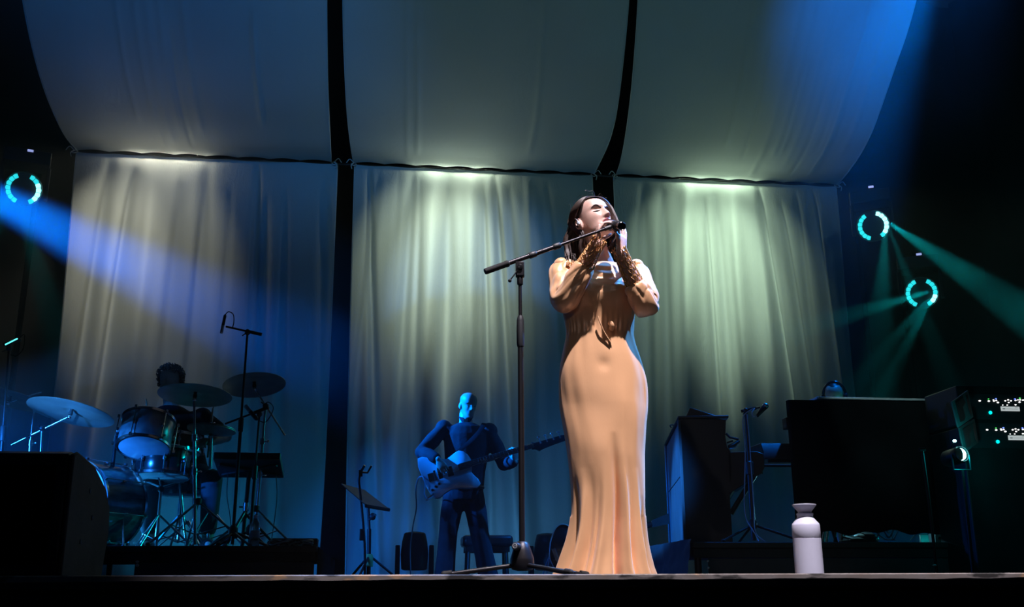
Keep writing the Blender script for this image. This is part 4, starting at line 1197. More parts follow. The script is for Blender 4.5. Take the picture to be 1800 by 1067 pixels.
def pencil_mic(label, a, b, r=.0105, name='microphone', ball_=False, group=None):
    t = thing(name, label, 'microphone', a, group=group); d = V(b) - V(a); F = frame_z((0, 0, 0), d); l = d.length
    if ball_:
        k = MB(); k.ball((0, 0, 0), .024, 16, 11); k.build('grille', M['steel'], t)
        k = MB(); k.lathe([(.019, .012), (.021, .020), (.019, .034), (.0125, l), (.010, l + .004)], 18, F); k.build('handle', M['black_metal'], t)
    else:
        k = MB(); k.lathe([(r * .8, 0), (r, .004), (r, l * .42)], 16, F); k.build('capsule', M['steel'], t)
        k = MB(); k.lathe([(r * .9, l * .42), (r * 1.02, l * .43), (r * 1.02, l * .93), (r * .6, l)], 16, F); k.build('handle', M['black_metal'], t)
    return t
def cable(label, pts, m=None, r=.0035, name='cable', group=None):
    k = MB(); k.tube(bez(pts, 8), r, 7); o = k.build(name, m or M['rubber'], None)
    return tag(o, label, 'cable', group)
mic_stand('microphone_stand', 'tall overhead microphone stand with short boom beside the crash cymbals', fl(409, 945, 6.95), RZ, at(435, 584, 6.95), (at(397, 574, 6.95), at(460, 588, 6.95)), rot=.3, hub=.10, reach=.24)
pencil_mic('slim overhead microphone pointing down at the top of the tall boom stand', at(389, 586, 6.95), at(396, 553, 6.95))
cable('thin cable looping from the overhead microphone to its boom', [at(396, 553, 6.95), at(402, 548, 6.95), at(410, 553, 6.95), at(411, 566, 6.95), at(409, 575, 6.96)])
mic_stand('microphone_stand', 'black boom stand whose arm crosses below the highest cymbal', fl(440, 935, 7.2), RZ, at(456, 728, 7.2), (at(396, 745, 7.25), at(472, 716, 7.15)), rot=1.1, hub=.12, reach=.24)
pencil_mic('small microphone with a bright blue-lit head pointing at the drums', at(431, 713, 7.14), at(452, 738, 7.12), .014)
cable('cable looping from the blue-lit microphone round its stand', [at(452, 738, 7.12), at(466, 742, 7.10), at(477, 728, 7.10), at(480, 715, 7.10), at(470, 707, 7.12), at(459, 722, 7.16)])
mic_stand('microphone_stand', 'tall dark microphone stand at the very edge of the picture, beside the dark cymbal', fl(-2, 900, 6.8), RZ, at(16, 612, 6.8), (at(34, 597, 6.8), at(6, 606, 6.8)), rot=.5, hub=.12, reach=.24)
M['teal_glint'] = mat('teal_glass', (0.1, 0.6, 0.6), 0.2, emit=(0.1, 0.9, 0.85), estr=2.2)
a_ = at(21, 602, 6.78); t = thing('microphone', 'microphone with teal light strip on top of the tall edge stand', 'microphone', a_)
d_ = at(33, 596, 6.78) - a_
k = MB(); k.tube([-d_ * .9, d_], .011, 12); k.build('body', M['black_metal'], t)
k = MB(); k.tube([-d_ * .9 + V((0, -.012, .003)), d_ * .9 + V((0, -.012, .003))], .0045, 8); k.build('light_strip', M['teal_glint'], t)
k = MB(); k.tube(bez([d_, d_ + V((.03, 0, .03)), d_ + V((.035, 0, -.06)), d_ + V((0, 0, -.11)), V((0, 0, -.08))], 6), .0035, 6); k.build('cord', M['rubber'], t)

# electronic pad on its stand
pb = fl(427, 940, 7.35); t = thing('drum_pad', 'flat black electronic drum pad on a stand, seen from below', 'drum pad', (pb[0], pb[1], RZ)); o_ = t.location.copy()
q = lambda px, py, Y: at(px, py, Y) - o_
A0, A1, B0, B1 = q(375, 798, 7.25), q(493, 796, 7.25), q(383, 800, 7.62), q(486, 798, 7.62)
zf = (A0.z + A1.z) / 2; zbk = zf - .10
k = MB(); ce = V(((A0.x + A1.x) / 2, (A0.y + B0.y) / 2, (zf + zbk) / 2 - .01)); R_ = Matrix.Rotation(RAD(-14), 3, 'X')
w = A1.x - A0.x
k.box(ce, (w, .36, .055), R_); k.build('body', M['charcoal'], t, bevel=.006)
k = MB()
for s_ in (-1, 1): k.box(ce + R_ @ V((0, 0, -.036)), (.44, .028, .014), R_ @ Matrix.Rotation(RAD(28 * s_), 3, 'Z'))
k.build('mount_bracket', M['black_metal'], t, bevel=.002)
for i in range(4):
    k = MB(); k.box(ce + R_ @ V((-w * .36 + i * w * .24, -.02, .031)), (w * .2, .24, .010), R_); k.build('pad', M['rubber'], t, bevel=.003)
k = MB(); k.tube([(0, 0, .02), (ce.x, ce.y, ce.z - .04)], .014, 12); k.build('post', M['black_metal'], t)
k = MB(); p_ = V((0, 0, .02)).lerp(V((ce.x, ce.y, ce.z - .04)), .52); k.lathe([(.015, -.03), (.021, -.028), (.021, .028), (.015, .03)], 14, Matrix.Translation(p_)); k.tube([p_, p_ + V((-.045, 0, .0))], .006, 8); k.build('clamp', M['chrome'], t)
tripod(t, V((0, 0, .25)), 0, [.2, 2.3, 4.4], .25, M['black_metal'], .009)
cable('thin cable hanging from the drum pad to the riser, nearer the drummer', [q(401, 832, 7.4) + o_, q(399, 870, 7.4) + o_, q(404, 905, 7.4) + o_, V((q(412, 940, 7.5).x + o_.x, 7.5, RZ + .01))], r=.003)
cable('thin cable hanging from the outer end of the drum pad to the riser', [q(485, 832, 7.4) + o_, q(487, 870, 7.4) + o_, q(483, 910, 7.4) + o_, V((q(476, 945, 7.45).x + o_.x, 7.45, RZ + .01))], r=.003)

# clear water bottle, cables and a dark box on the riser
wb = at(447, 945, 6.95); t = thing('water_bottle', 'clear plastic water bottle standing among the stand legs', 'bottle', (wb.x, wb.y, RZ))
k = MB(); k.lathe([(.028, 0), (.033, .004), (.033, .05), (.030, .055), (.033, .06), (.033, .125), (.030, .150), (.014, .178), (.013, .188)], 28); k.build('bottle_body', M['clear_pet'], t)
k = MB(); k.lathe([(.0145, .184), (.0155, .186), (.0155, .202), (.0135, .204)], 20); k.build('cap', M['white'], t)
M['label_w'] = mat('bottle_label', (0.45, 0.5, 0.6), 0.5)
k = MB(); k.lathe([(.0335, .062), (.0338, .064), (.0338, .105), (.0335, .107)], 28, cap=False); k.build('label_band', M['label_w'], t)
rb = random.Random(21)
M['cable_teal'] = mat('pale_cable', (0.30, 0.42, 0.42), 0.4)
for i in range(12):
    px = rb.uniform(478, 545); p = at(px, 945, rb.uniform(6.75, 7.0)); pts = []
    ph = rb.uniform(0, 6); rr = rb.uniform(.04, .075)
    for j in range(9):
        a = ph + j * 1.1
        pts.append(V((p.x + rr * math.cos(a) * (1 + .2 * math.sin(j * 2.1)), p.y + rr * .8 * math.sin(a), RZ + .006 + .005 * (i % 4) + .012 * (1 + math.sin(a * 1.7)) )))
    cable('pale coiled cable in the heap at the riser\'s corner' if i % 3 else 'black coiled cable in the heap at the riser\'s corner', pts, M['cable_teal'] if i % 3 else M['rubber'], .0045, group='cables heaped at the corner of the drum riser')
bx = at(520, 945, 7.25); t = thing('stage_box', 'low black box behind the heap of cables on the riser', 'box', (bx.x, bx.y, RZ))
k = MB(); k.box((0, 0, .035), (.30, .16, .07)); k.build('case', M['charcoal'], t, bevel=.006)
for i in range(6):
    k = MB(); k.lathe([(.010, 0), (.012, .004), (.009, .005)], 14, frame_z((-.11 + i * .044, -.0805, .035), (0, -1, 0))); k.build('socket', M['black_metal'], t)

# ---- wedge monitor in the front corner
WX = at(120, 900, 4.05).x
t = thing('stage_monitor', 'big black wedge loudspeaker at the front corner, its scuffed side panel lit', 'loudspeaker', (WX, 4.05, 0))
prof = [(0, .003), (.0, .452), (.055, .468), (.30, .445), (.52, .37), (.60, .30), (.625, .20), (.57, .003)]
WM = Matrix(((0, 0, -1, 0), (1, 0, 0, 0), (0, 1, 0, 0), (0, 0, 0, 1)))
k = MB(); k.prism(prof, .72, WM @ Matrix.Translation((0, 0, .018))); k.build('cabinet', M['black'], t, bevel=.012)
M['wedge_side'] = mat('scuffed_side', (0.045, 0.044, 0.045), 0.8, var=0.35, scale=5, bump=0.12, bscale=90)
k = MB(); k.prism(prof, .018, WM); sd = k.build('side_panel', M['wedge_side'], t, bevel=.010)
for y_, z_ in ((.20, .14), (.33, .24), (.26, .34)):
    k = MB(); k.lathe([(.011, -.001), (.010, .002), (.004, .003)], 10, frame_z((.0005, y_, z_), (1, 0, 0))); k.build('screw', M['black_metal'], sd)
k = MB(); k.box((-.36, -.004, .23), (.60, .008, .36)); gr = k.build('rear_grille', M['black_cloth'], t, bevel=.004)
k = MB(); k.tube([(-.45, -.006, .30), (-.45, -.03, .30), (-.27, -.03, .30), (-.27, -.006, .30)], .011, 10); k.build('handle', M['black'], t)
# ================================================================== middle: bass player, stands, lamps on the floor
BS = Fr(815, 9.5)
P = BS.thing('person', 'bald bass player in dark shirt and trousers playing a pale bass guitar', 'person')
L = BS.L
hd = L(823, 712, 0); HMb = head_matrix(hd, 24, -12, 3, 1.02)
neck = L(819, 742, .01); chest = L(821, 788, .02); hip = L(815, 868, .02)
sl, sr = L(780, 753, .02), L(860, 758, .02)
el_, wl = L(742, 795, -.08), L(770, 807, -.30)
er_, wr = L(886, 815, -.02), L(905, 812, -.16)
kl, kr = L(788, 935, -.03), L(843, 938, -.03)
al, ar = L(781, 1018, 0), L(859, 1020, 0)
al.z = ar.z = .085
b = MB(); head(b, HMb, 0, 64, 52)
limb(b, [neck + V((0, .01, -.02)), HMb @ V((0, .03, -.08))], [.064, .060])
b.loft([ov(hip, .15, .11), ov(hip.lerp(chest, .5), .14, .105), ov(chest, .165, .115), ov(neck + V((0, 0, -.06)), .13, .085), ov(neck, .06, .055)])
for sh, el, w in ((sl, el_, wl), (sr, er_, wr)):
    limb(b, [chest.lerp(sh, .6), sh, sh.lerp(el, .5), el, el.lerp(w, .4), w], [.06, .055, .048, .040, .036, .027])
hand(b, wl, L(783, 828, -.325) - wl, V((.10, .98, -.15)), -1, 1.0, curl=((.35, .6, .4), (.4, .7, .4), (.45, .7, .4), (.5, .7, .4)), spread=.06, thumb=(.6, .2))
hand(b, wr, V((.10, -.25, 1.0)), V((-.35, .75, .2)), 1, 1.0, curl=((.6, .8, .5), (.65, .8, .5), (.7, .8, .5), (.75, .8, .5)), spread=.08, thumb=(.7, .5))
for s_, kn, an in ((-1, kl, al), (1, kr, ar)):
    limb(b, [hip + V((s_ * .085, 0, -.03)), kn, an], [.085, .06, .042]); b.ball(an + V((0, -.07, -.04)), (.04, .11, .035))
b.build('body', M['skin_b'], P, remesh=.0055, smooth_it=3)
s = MB()   # shirt
s.loft([ov(hip + V((0, 0, -.07)), .178, .135), ov(hip, .178, .135), ov(hip.lerp(chest, .5), .185, .135), ov(chest, .212, .14), ov(chest.lerp(neck, .5), .215, .13), ov(neck + V((0, 0, -.050)), .165, .105), ov(neck + V((0, 0, -.01)), .078, .07)])
for sh, el, w in ((sl, el_, wl), (sr, er_, wr)):
    limb(s, [chest.lerp(sh, .5), sh, sh.lerp(el, .5), el, el.lerp(w, .45), el.lerp(w, .86)], [.095, .082, .074, .068, .064, .050])
s.build('shirt', M['shirt_black'], P, remesh=.010, smooth_it=2)
k = MB()
for s_ in (-1, 1): k.loft([[neck + V((s_ * (.018 + .05 * t_) , -.060 - .012 * math.sin(t_ * 3) + .05 * t_, .030 - .075 * (1 - t_) * f + .022 * t_)) for f in (0, .5, 1)] + [neck + V((s_ * (.020 + .05 * t_), -.052 + .05 * t_, .028 - .07 * (1 - t_) * f + .022 * t_)) for f in (1, .5, 0)] for t_ in (0, .35, .7, 1)])
k.build('collar', M['shirt_black'], P)
s = MB()
for s_, kn, an in ((-1, kl, al), (1, kr, ar)):
    limb(s, [hip + V((s_ * .075, 0, .0)), (hip + V((s_ * .09, 0, 0))).lerp(kn, .5), kn, kn.lerp(an, .5), an + V((0, 0, -.02))], [.110, .098, .085, .086, .094])
s.ball(hip + V((0, 0, -.02)), (.172, .13, .11)); s.build('trousers', M['trouser'], P, remesh=.010, smooth_it=3)
k = MB(); k.tube([hip + V((.176 * math.cos(q), .135 * math.sin(q), .055)) for q in (2 * math.pi * i / 32 for i in range(32))], .016, 8, close=True); k.build('belt', M['shoe'], P)
for an in (al, ar):
    k = MB(); k.loft([[an + V((w * math.cos(q), y, max(-.084, -.045 + h_ * math.sin(q)))) for q in (2 * math.pi * i / 14 for i in range(14))] for y, w, h_ in ((.07, .03, .04), (.05, .045, .055), (-.05, .046, .05), (-.13, .048, .038), (-.19, .03, .025))]); k.build('shoe', M['shoe'], P)
# brows and lowered lids
for s_ in (-1, 1):
    k = MB(); k.tube(bez([HMb @ V((s_ * x, -.090 - face_d(x, z) * .9 + abs(x) * .35, z)) for x, z in ((.014, .019), (.03, .027), (.046, .019))], 4), .0032, 6); k.build('eyebrow', M['hair_grey'], P)
    k = MB(); k.tube(bez([HMb @ V((s_ * x, smooth_table([(q[0], q[2]) for q in HEADT], z) - face_d(x, z) + abs(x) * .28 - .001, z)) for x, z in ((.018, -.003), (.031, -.006), (.044, -.001))], 4), .0022, 6); k.build('eyelashes', M['lash'], P)

# ---- bass guitar
M['bass_body'] = mat('pale_bass_lacquer', (0.62, 0.62, 0.66), 0.25, coat=0.6)
M['fret'] = mat('dark_fretboard', (0.022, 0.014, 0.010), 0.35)
BL = L(800, 828, -.26); G = BS.loc + BS.R @ BL
nk = (L(992, 767, -.22) - BL).normalized()              # along the neck, in his frame
nrm = V((0, -1, .10)); nrm = (nrm - nk * nrm.dot(nk)).normalized()
upv = nrm.cross(nk)
if upv.z < 0: upv = -upv
gt = thing('bass_guitar', 'pale bass guitar with dark neck held by the bass player', 'bass guitar', G, BS.rz)
def GP(px, py, dz=0.0):
    "picture point -> point in the plane of the guitar's front"
    d_ = ray(px, py); n_ = BS.R @ nrm; t_ = (G - CAM_POS).dot(n_) / d_.dot(n_)
    return BS.Ri @ (CAM_POS + d_ * t_ - G) + nrm * dz
out = [(734, 806), (735, 820), (741, 835), (749, 855), (758, 869), (765, 876), (773, 875), (782, 867), (793, 860), (808, 858), (826, 859), (839, 857), (845, 850), (841, 842), (834, 836), (829, 830), (830, 822), (829, 812), (827, 806), (822, 799), (814, 793), (806, 792), (799, 796), (792, 802), (785, 807), (772, 807), (755, 805), (742, 803)]
lo = []
for i in range(len(out)):
    a, c = out[i], out[(i + 1) % len(out)]; lo += [a, ((a[0] + c[0]) / 2, (a[1] + c[1]) / 2)]
k = MB(); n_ = len(lo); f_ = [GP(x, y, .0) for x, y in lo]; bk = [p - nrm * .038 for p in f_]
cen = sum(f_, V()) / n_
fi = [p + (cen - p) * .035 + nrm * .004 for p in f_]; bi = [p + (cen - p) * .035 - nrm * .004 for p in bk]
k.loft([fi, f_, bk, bi]); k.build('body', M['bass_body'], gt, angle=50)
def bar(name, a, c, w0, w1, th, m, z0=0.004, par=None):
    a, c = GP(*a), GP(*c); d_ = (c - a).normalized(); sd = nrm.cross(d_)
    k = MB(); k.add([a + sd * w0 + nrm * z0, a - sd * w0 + nrm * z0, c - sd * w1 + nrm * z0, c + sd * w1 + nrm * z0] + [a + sd * w0 + nrm * (z0 + th), a - sd * w0 + nrm * (z0 + th), c - sd * w1 + nrm * (z0 + th), c + sd * w1 + nrm * (z0 + th)],
                 [(0, 1, 2, 3), (7, 6, 5, 4), (0, 4, 5, 1), (1, 5, 6, 2), (2, 6, 7, 3), (3, 7, 4, 0)])
    return k.build(name, m, par or gt, bevel=.002)
nkp = bar('neck', (806, 822), (938, 783), .029, .021, .022, M['fret'], -.012)
fb = bar('fretboard', (808, 821.5), (936, 783.5), .030, .022, .006, M['fret'], .010)
for i in range(14):
    t_ = 1 - 2 ** (-(i + 1) / 12.0); x = 936 - (936 - 765) * t_
    if x < 812: continue
    y = 783.5 + (821.5 - 783.5) * (936 - x) / (936 - 808)
    w = .022 + .008 * (936 - x) / 128
    a = GP(x, y, .0165); sd = nrm.cross(nk)
    k = MB(); k.tube([a - sd * w, a + sd * w], .0016, 6); k.build('fret', M['chrome'], fb)
k = MB(); hs = [(934, 777), (940, 778), (962, 772), (986, 765), (996, 764), (995, 774), (975, 781), (955, 789), (948, 793), (941, 790), (935, 790)]
f_ = [GP(x, y, .000) for x, y in hs]; k.loft([f_, [p - nrm * .016 for p in f_]]); hsd = k.build('headstock', M['black_gloss'], gt, bevel=.002)
for i in range(4):
    x = 950 + i * 11.5; y = 782 - i * 3.1
    p = GP(x, y - 3, .006)
    k = MB(); k.lathe([(.008, 0), (.008, .012), (.005, .014)], 12, frame_z(p, nrm)); k.tube([p, p + upv * .05], .0035, 6); k.ball(p + upv * .055, (.013, .004, .010), 10, 7); k.build('tuning_peg', M['chrome'], hsd)
for i in range(4):
    o_ = (i - 1.5)
    a = GP(762, 838, .020) + upv * o_ * .0125; c = GP(936, 783.5, .020) + upv * o_ * .0085
    k = MB(); k.tube([a, c], .0018, 6); k.build('string', M['chrome'], gt)
bar('bridge', (753, 841), (764, 838), .038, .038, .012, M['chrome'], .004)
bar('neck_pickup', (786, 830.5), (796, 827.5), .044, .044, .010, M['black_gloss'], .004)
bar('bridge_pickup', (770, 834.5), (777, 832.5), .044, .044, .010, M['black_gloss'], .004)
bar('pickup_cover', (763, 837), (767, 836), .046, .046, .018, M['chrome'], .004)
for x, y in ((766, 856), (772, 851), (760, 862)):
    k = MB(); k.lathe([(.012, .003), (.011, .018), (.008, .019)], 14, frame_z(GP(x, y), nrm)); k.build('knob', M['black_gloss'], gt)
# strap, over his far shoulder
stp = bez([GP(734, 806, -.02), BS.L(752, 783, -.17) - BL + V((0, 0, 0)), BS.L(790, 768, -.165) - BL, BS.L(838, 748, -.12) - BL, BS.L(850, 741, .0) - BL, BS.L(845, 752, .14) - BL], 8)
stp2 = bez([GP(806, 793, -.02), BS.L(824, 778, -.150) - BL, BS.L(843, 758, -.120) - BL, BS.L(851, 744, .0) - BL, BS.L(846, 754, .135) - BL, BS.L(820, 790, .17) - BL], 8)
k = MB(); k.tube(stp2, .022, 8, flat=.12, up=(1, 0, 0)); k.build('strap', M['black_cloth'], gt)
# jack cable
jw = lambda p: G + BS.R @ p
M['blue_cable'] = mat('pale_blue_cable', (0.30, 0.36, 0.45), 0.4)
cable('pale cable curling from the bass guitar down to the floor lamp', [jw(GP(761, 872, .01)), at(752, 878, 9.2), at(746, 868, 9.2), at(747, 852, 9.2), at(743, 838, 9.25), at(735, 842, 9.4), at(731, 862, 9.6), at(732, 892, 9.8), at(726, 925, 9.9), at(721, 965, 9.95), V((at(721, 990, 9.95).x, 9.95, .012)), V((at(700, 990, 9.9).x, 10.1, .012))], M['blue_cable'], .006)
t = thing('cable_plug', 'bright angled cable plug at the lower rim of the bass guitar', 'plug', jw(GP(757, 873, .02)), BS.rz)
k = MB(); k.tube([nk * -.04 + V((0, 0, -.025)), V((0, 0, 0))], .009, 10); k.build('barrel', M['chrome'], t)
k = MB(); k.tube([V((0, 0, 0)), nk * .03 + V((0, 0, .015))], .0055, 8); k.build('tip', M['chrome'], t)

# ---- music stand and slim clip stand to its side
mb_ = at(648, 1010, 8.6)
t = thing('music_stand', 'black music stand with tilted sheet desk beside the bass player', 'music stand', (mb_.x, 8.6, 0)); q = rel((mb_.x, 8.6, 0))
k = MB(); k.tube([(0, 0, .05), q(649, 930, 8.6)], .017, 12); k.build('lower_tube', M['black_metal'], t)
k = MB(); k.tube([q(649, 930, 8.6), q(647, 892, 8.6)], .012, 12); k.build('upper_tube', M['black_metal'], t)
k = MB(); k.ball(q(655, 908, 8.55), (.026, .03, .03), 12, 8); k.tube([q(648, 915, 8.6), q(660, 905, 8.5)], .010, 8); k.build('clamp', M['charcoal'], t)
c00, c10, c11, c01 = q(599, 851, 8.35), q(640, 862, 9.0), q(684, 896, 8.85), q(643, 889, 8.25)
u_, v_ = (c10 - c00), (c01 - c00); nn = u_.cross(v_).normalized()
k = MB(); k.add([c00, c10, c11, c01, c00 - nn * .006, c10 - nn * .006, c11 - nn * .006, c01 - nn * .006], [(0, 1, 2, 3), (7, 6, 5, 4), (0, 4, 5, 1), (1, 5, 6, 2), (2, 6, 7, 3), (3, 7, 4, 0)]); k.build('desk', M['charcoal'], t, smooth=False)
k = MB(); k.tube([c01, c11], .016, 8, flat=.6); k.build('ledge', M['black_metal'], t)
tripod(t, V((0, 0, .24)), 0, [-1.9, .2, 2.3], .30, M['black_metal'], .010, brace=False)
M['yellow_tape'] = mat('yellow_tape', (0.45, 0.38, 0.12), 0.6)
k = MB(); k.lathe([(.030, .15), (.032, .155), (.032, .235), (.024, .25)], 14); k.build('hub_tape', M['yellow_tape'], t)
cb = at(642, 1010, 8.3); t = thing('microphone_stand', 'slim curved stand with empty clip in front of the music stand', 'microphone stand', (cb.x, 8.3, 0)); q = rel((cb.x, 8.3, 0))
k = MB(); k.tube(bez([(0, 0, .02), q(641, 960, 8.3), q(637, 905, 8.3), q(633, 865, 8.3), q(631, 845, 8.3), q(633, 835, 8.3)], 6), .010, 10); k.build('tube', M['black_metal'], t)
k = MB(); k.box(q(634, 832, 8.3), (.03, .025, .05)); k.tube([q(634, 830, 8.3), q(641, 818, 8.28)], .011, 8); k.tube([q(637, 830, 8.3), q(646, 831, 8.3), q(653, 819, 8.28)], .008, 8); k.build('clip', M['black_gloss'], t)
k = MB(); k.box(q(636.5, 940, 8.27), (.040, .025, .088)); k.build('cable_box', M['charcoal'], t, bevel=.005)
k = MB(); k.lathe([(.13, 0), (.13, .012), (.05, .03), (.012, .05)], 28); k.build('round_base', M['black_metal'], t)

# ---- moving-head lamps resting on the floor, dark
def moving_head(label, px, Y, s, tilt=0.0, group='dark moving-head lamps on the floor behind the bass player'):
    p = at(px, 1000, Y)
    t = thing('moving_head_lamp', label, 'stage light', (p.x, Y, 0), group=group)
    k = MB(); k.box((0, 0, .055 * s), (.40 * s, .30 * s, .11 * s)); k.build('base', M['black'], t, bevel=.012)
    for s_ in (-1, 1):
        k = MB(); k.prism([(-.06 * s, .10 * s), (.06 * s, .10 * s), (.075 * s, .30 * s), (.04 * s, .40 * s), (-.04 * s, .40 * s), (-.075 * s, .30 * s)], .045 * s, Matrix(((0, 0, 1, s_ * .165 * s - .022 * s), (1, 0, 0, 0), (0, 1, 0, 0), (0, 0, 0, 1)))); k.build('yoke_arm', M['black'], t, bevel=.008)
    k = MB(); Rm = Matrix.Translation((0, 0, .33 * s)) @ Matrix.Rotation(tilt, 4, 'X')
    k.lathe([(.10 * s, -.17 * s), (.125 * s, -.16 * s), (.135 * s, -.02 * s), (.125 * s, .10 * s), (.105 * s, .18 * s), (.09 * s, .19 * s)], 28, Rm); k.build('head', M['charcoal'], t)
    k = MB(); k.lathe([(.085 * s, .188 * s), (.06 * s, .197 * s), (.01, .20 * s)], 24, Rm); k.build('lens', M['black_gloss'], t)
    k = MB(); k.box((0, -.152 * s, .055 * s), (.10 * s, .006, .05 * s)); k.build('display', M['black_gloss'], t)
    return t
moving_head('dark moving-head lamp on the floor left of the bass player\'s legs', 728, 10.4, 1.0)
moving_head('dark moving-head lamp on the floor between the singer\'s gown and the boom stand', 962, 10.6, 1.0, .06)

# ---- piano bench behind the bass player
bb = at(855, 1005, 10.15); t = thing('bench', 'low dark padded bench behind the bass player\'s legs', 'bench', (bb.x, 10.15, 0))
zt_, zb_ = at(855, 942, 10.15).z, at(855, 962, 10.15).z; wid = at(898, 950, 10.15).x - at(811, 950, 10.15).x
M['vinyl'] = mat('dark_vinyl', (0.03, 0.032, 0.04), 0.35, coat=0.3)
k = MB(); k.box((0, 0, (zt_ + zb_) / 2), (wid, .34, zt_ - zb_)); k.build('seat_pad', M['vinyl'], t, bevel=.03)
k = MB(); k.box((0, 0, zb_ - .025), (wid - .06, .28, .05)); k.build('seat_frame', M['black'], t, bevel=.004)
for sx in (-1, 1):
    for sy in (-1, 1):
        k = MB(); k.tube([(sx * (wid / 2 - .06), sy * .12, zb_ - .04), (sx * (wid / 2 - .05), sy * .13, 0.0)], .016, 8); k.build('leg', M['black_metal'], t)

# ---- second guitar on a floor stand, mostly hidden by the gown
gb = at(990, 1005, 8.7); t = thing('guitar', 'dark electric guitar on a low stand half hidden by the gown', 'guitar', (gb.x, 8.7, 0)); q = rel((gb.x, 8.7, 0))
M['dark_lacquer'] = mat('dark_lacquer', (0.02, 0.016, 0.018), 0.2, coat=0.8)
oc = q(1000, 975, 8.62)
def gpt(a, r1, r2, dy=0): 
    return oc + Matrix.Rotation(RAD(-20), 3, 'Y') @ V((r1 * math.cos(a), dy, r2 * math.sin(a) * (1 - .18 * math.cos(2 * a + .5))))
k = MB(); k.loft([[gpt(2 * math.pi * i / 40, .158, .21, -.018) for i in range(40)], [gpt(2 * math.pi * i / 40, .165, .218, -.012) for i in range(40)], [gpt(2 * math.pi * i / 40, .165, .218, .018) for i in range(40)], [gpt(2 * math.pi * i / 40, .155, .208, .022) for i in range(40)]]); k.build('body', M['dark_lacquer'], t)
M['lit_edge'] = mat('edge_light_paint', (0.6, 0.62, 0.66), 0.3)  # pale line painting the light caught along the body's edge
k = MB(); k.tube([gpt(2 * math.pi * i / 48, .163, .216, -.018) for i in range(48)], .0032, 6, close=True); k.build('edge_light', M['lit_edge'], t)
R20 = Matrix.Rotation(RAD(-20), 3, 'Y')
ndir = Matrix.Rotation(RAD(72), 3, 'Y') @ V((0, 0, 1))
for i in range(4):
    a = oc + V((-.135, -.028, -.045 + i * .027)); k = MB(); k.tube([a, a + ndir * .42 + V((0, 0, -.03))], .0022, 6); k.build('string', M['chrome'], t)
k = MB(); k.box(oc + V((-.115, -.024, -.004)), (.03, .012, .11), R20); k.build('bridge', M['chrome'], t, bevel=.002)
for xo in (-.03, .05): 
    k = MB(); k.box(oc + V((xo, -.024, .02 + xo * .3)), (.025, .012, .085), R20); k.build('pickup', M['black_gloss'], t, bevel=.002)
k = MB(); k.tube([oc + ndir * .12 + V((0, 0, .02)), oc + ndir * .75 + V((0, 0.0, .02))], .025, 10, flat=.6); k.build('neck', M['fret'], t)
hp_ = oc + ndir * .75 + V((0, 0, .02)); k = MB(); k.loft([[hp_ + V((0, y, z)) for y, z in ((-.01, -.03), (.01, -.03), (.01, .03), (-.01, .03))], [hp_ + ndir * .16 + V((0, y, z)) for y, z in ((-.008, -.05), (.008, -.05), (.008, .04), (-.008, .04))]]); k.build('headstock', M['dark_lacquer'], t)
gs = at(985, 1005, 8.7); t2 = thing('guitar_stand', 'low wire stand cradling the dark guitar beside the gown', 'guitar stand', (gs.x, 8.75, 0)); q2 = rel((gs.x, 8.75, 0))
M['blue_wire'] = mat('coated_wire', (0.35, 0.4, 0.5), 0.3, 0.5)
for a_, b_ in (((969, 968), (957, 1012)), ((1010, 968), (1020, 1012))):
    k = MB(); pb_ = q2(b_[0], b_[1], 8.6); pb_.z = .008; k.tube([q2(a_[0], a_[1], 8.66), pb_], .006, 8); k.tube([q2(a_[0], a_[1], 8.66), pb_ + V((0, .28, 0))], .006, 8); k.build('leg', M['blue_wire'], t2)
k = MB(); k.tube([q2(969, 968, 8.66) + V((0, .02, -.10)), q2(1010, 968, 8.66) + V((0, .02, -.10))], .006, 8); k.build('crossbar', M['blue_wire'], t2)
# ================================================================== right: riser, piano, keyboards, racks, ring lights, bottle
RR = 0.272
rx0, rx1 = at(1218, 960, 7.0).x, 6.6
t = thing('keyboard_riser', 'long low black riser under the piano and the cloth-draped keyboard desk', 'riser', ((rx0 + rx1) / 2, 8.35, 0))
hw = (rx1 - rx0) / 2
k = MB(); k.box((0, 0, RR - .02), (2 * hw, 2.7, .04)); k.build('deck', M['stage'], t, bevel=.006)
k = MB(); k.box((0, -1.333, RR - .075), (2 * hw - .01, .014, .06)); k.build('front_rail', M['skirt'], t, bevel=.003)
k = MB(); k.box((.05, -1.325, (RR - .11) / 2), (2 * hw - .12, .012, RR - .11)); pn = k.build('front_panel', M['panel'], t, bevel=.003)
for px, py in ((1238, 986), (1239, 998)):
    p = at(px, py, 7.0); k = MB(); k.lathe([(.008, 0), (.008, .004), (.004, .006)], 10, frame_z((p.x - (rx0 + rx1) / 2 + .03, -1.332, p.z), (0, -1, 0))); k.build('screw', M['steel'], pn)
for xx in (-hw + .06, 0, hw - .06):
    for yy in (-1.25, 1.25): k = MB(); k.tube([(xx, yy, 0.0), (xx, yy, RR - .04)], .024, 10); k.build('leg', M['black_metal'], t)
M['blue_skirt'] = mat('dark_riser_cloth', (0.035, 0.037, 0.045), 0.9, var=0.2, scale=6, bump=0.2, bscale=40)
def crumple(u, v):
    y = -1.36 + 2.3 * u; z = (RR + .02) * (1 - v)
    return (-hw - .012 - .05 * v * (1 + .5 * noise.noise(V((u * 9, v * 2, 1)))) - .02 * noise.noise(V((u * 16, v * 4, 4))), y, z * .99 + .004)
k = MB(); k.grid(crumple, 90, 14); k.build('side_skirt', M['blue_skirt'], t, fix=False, angle=180)

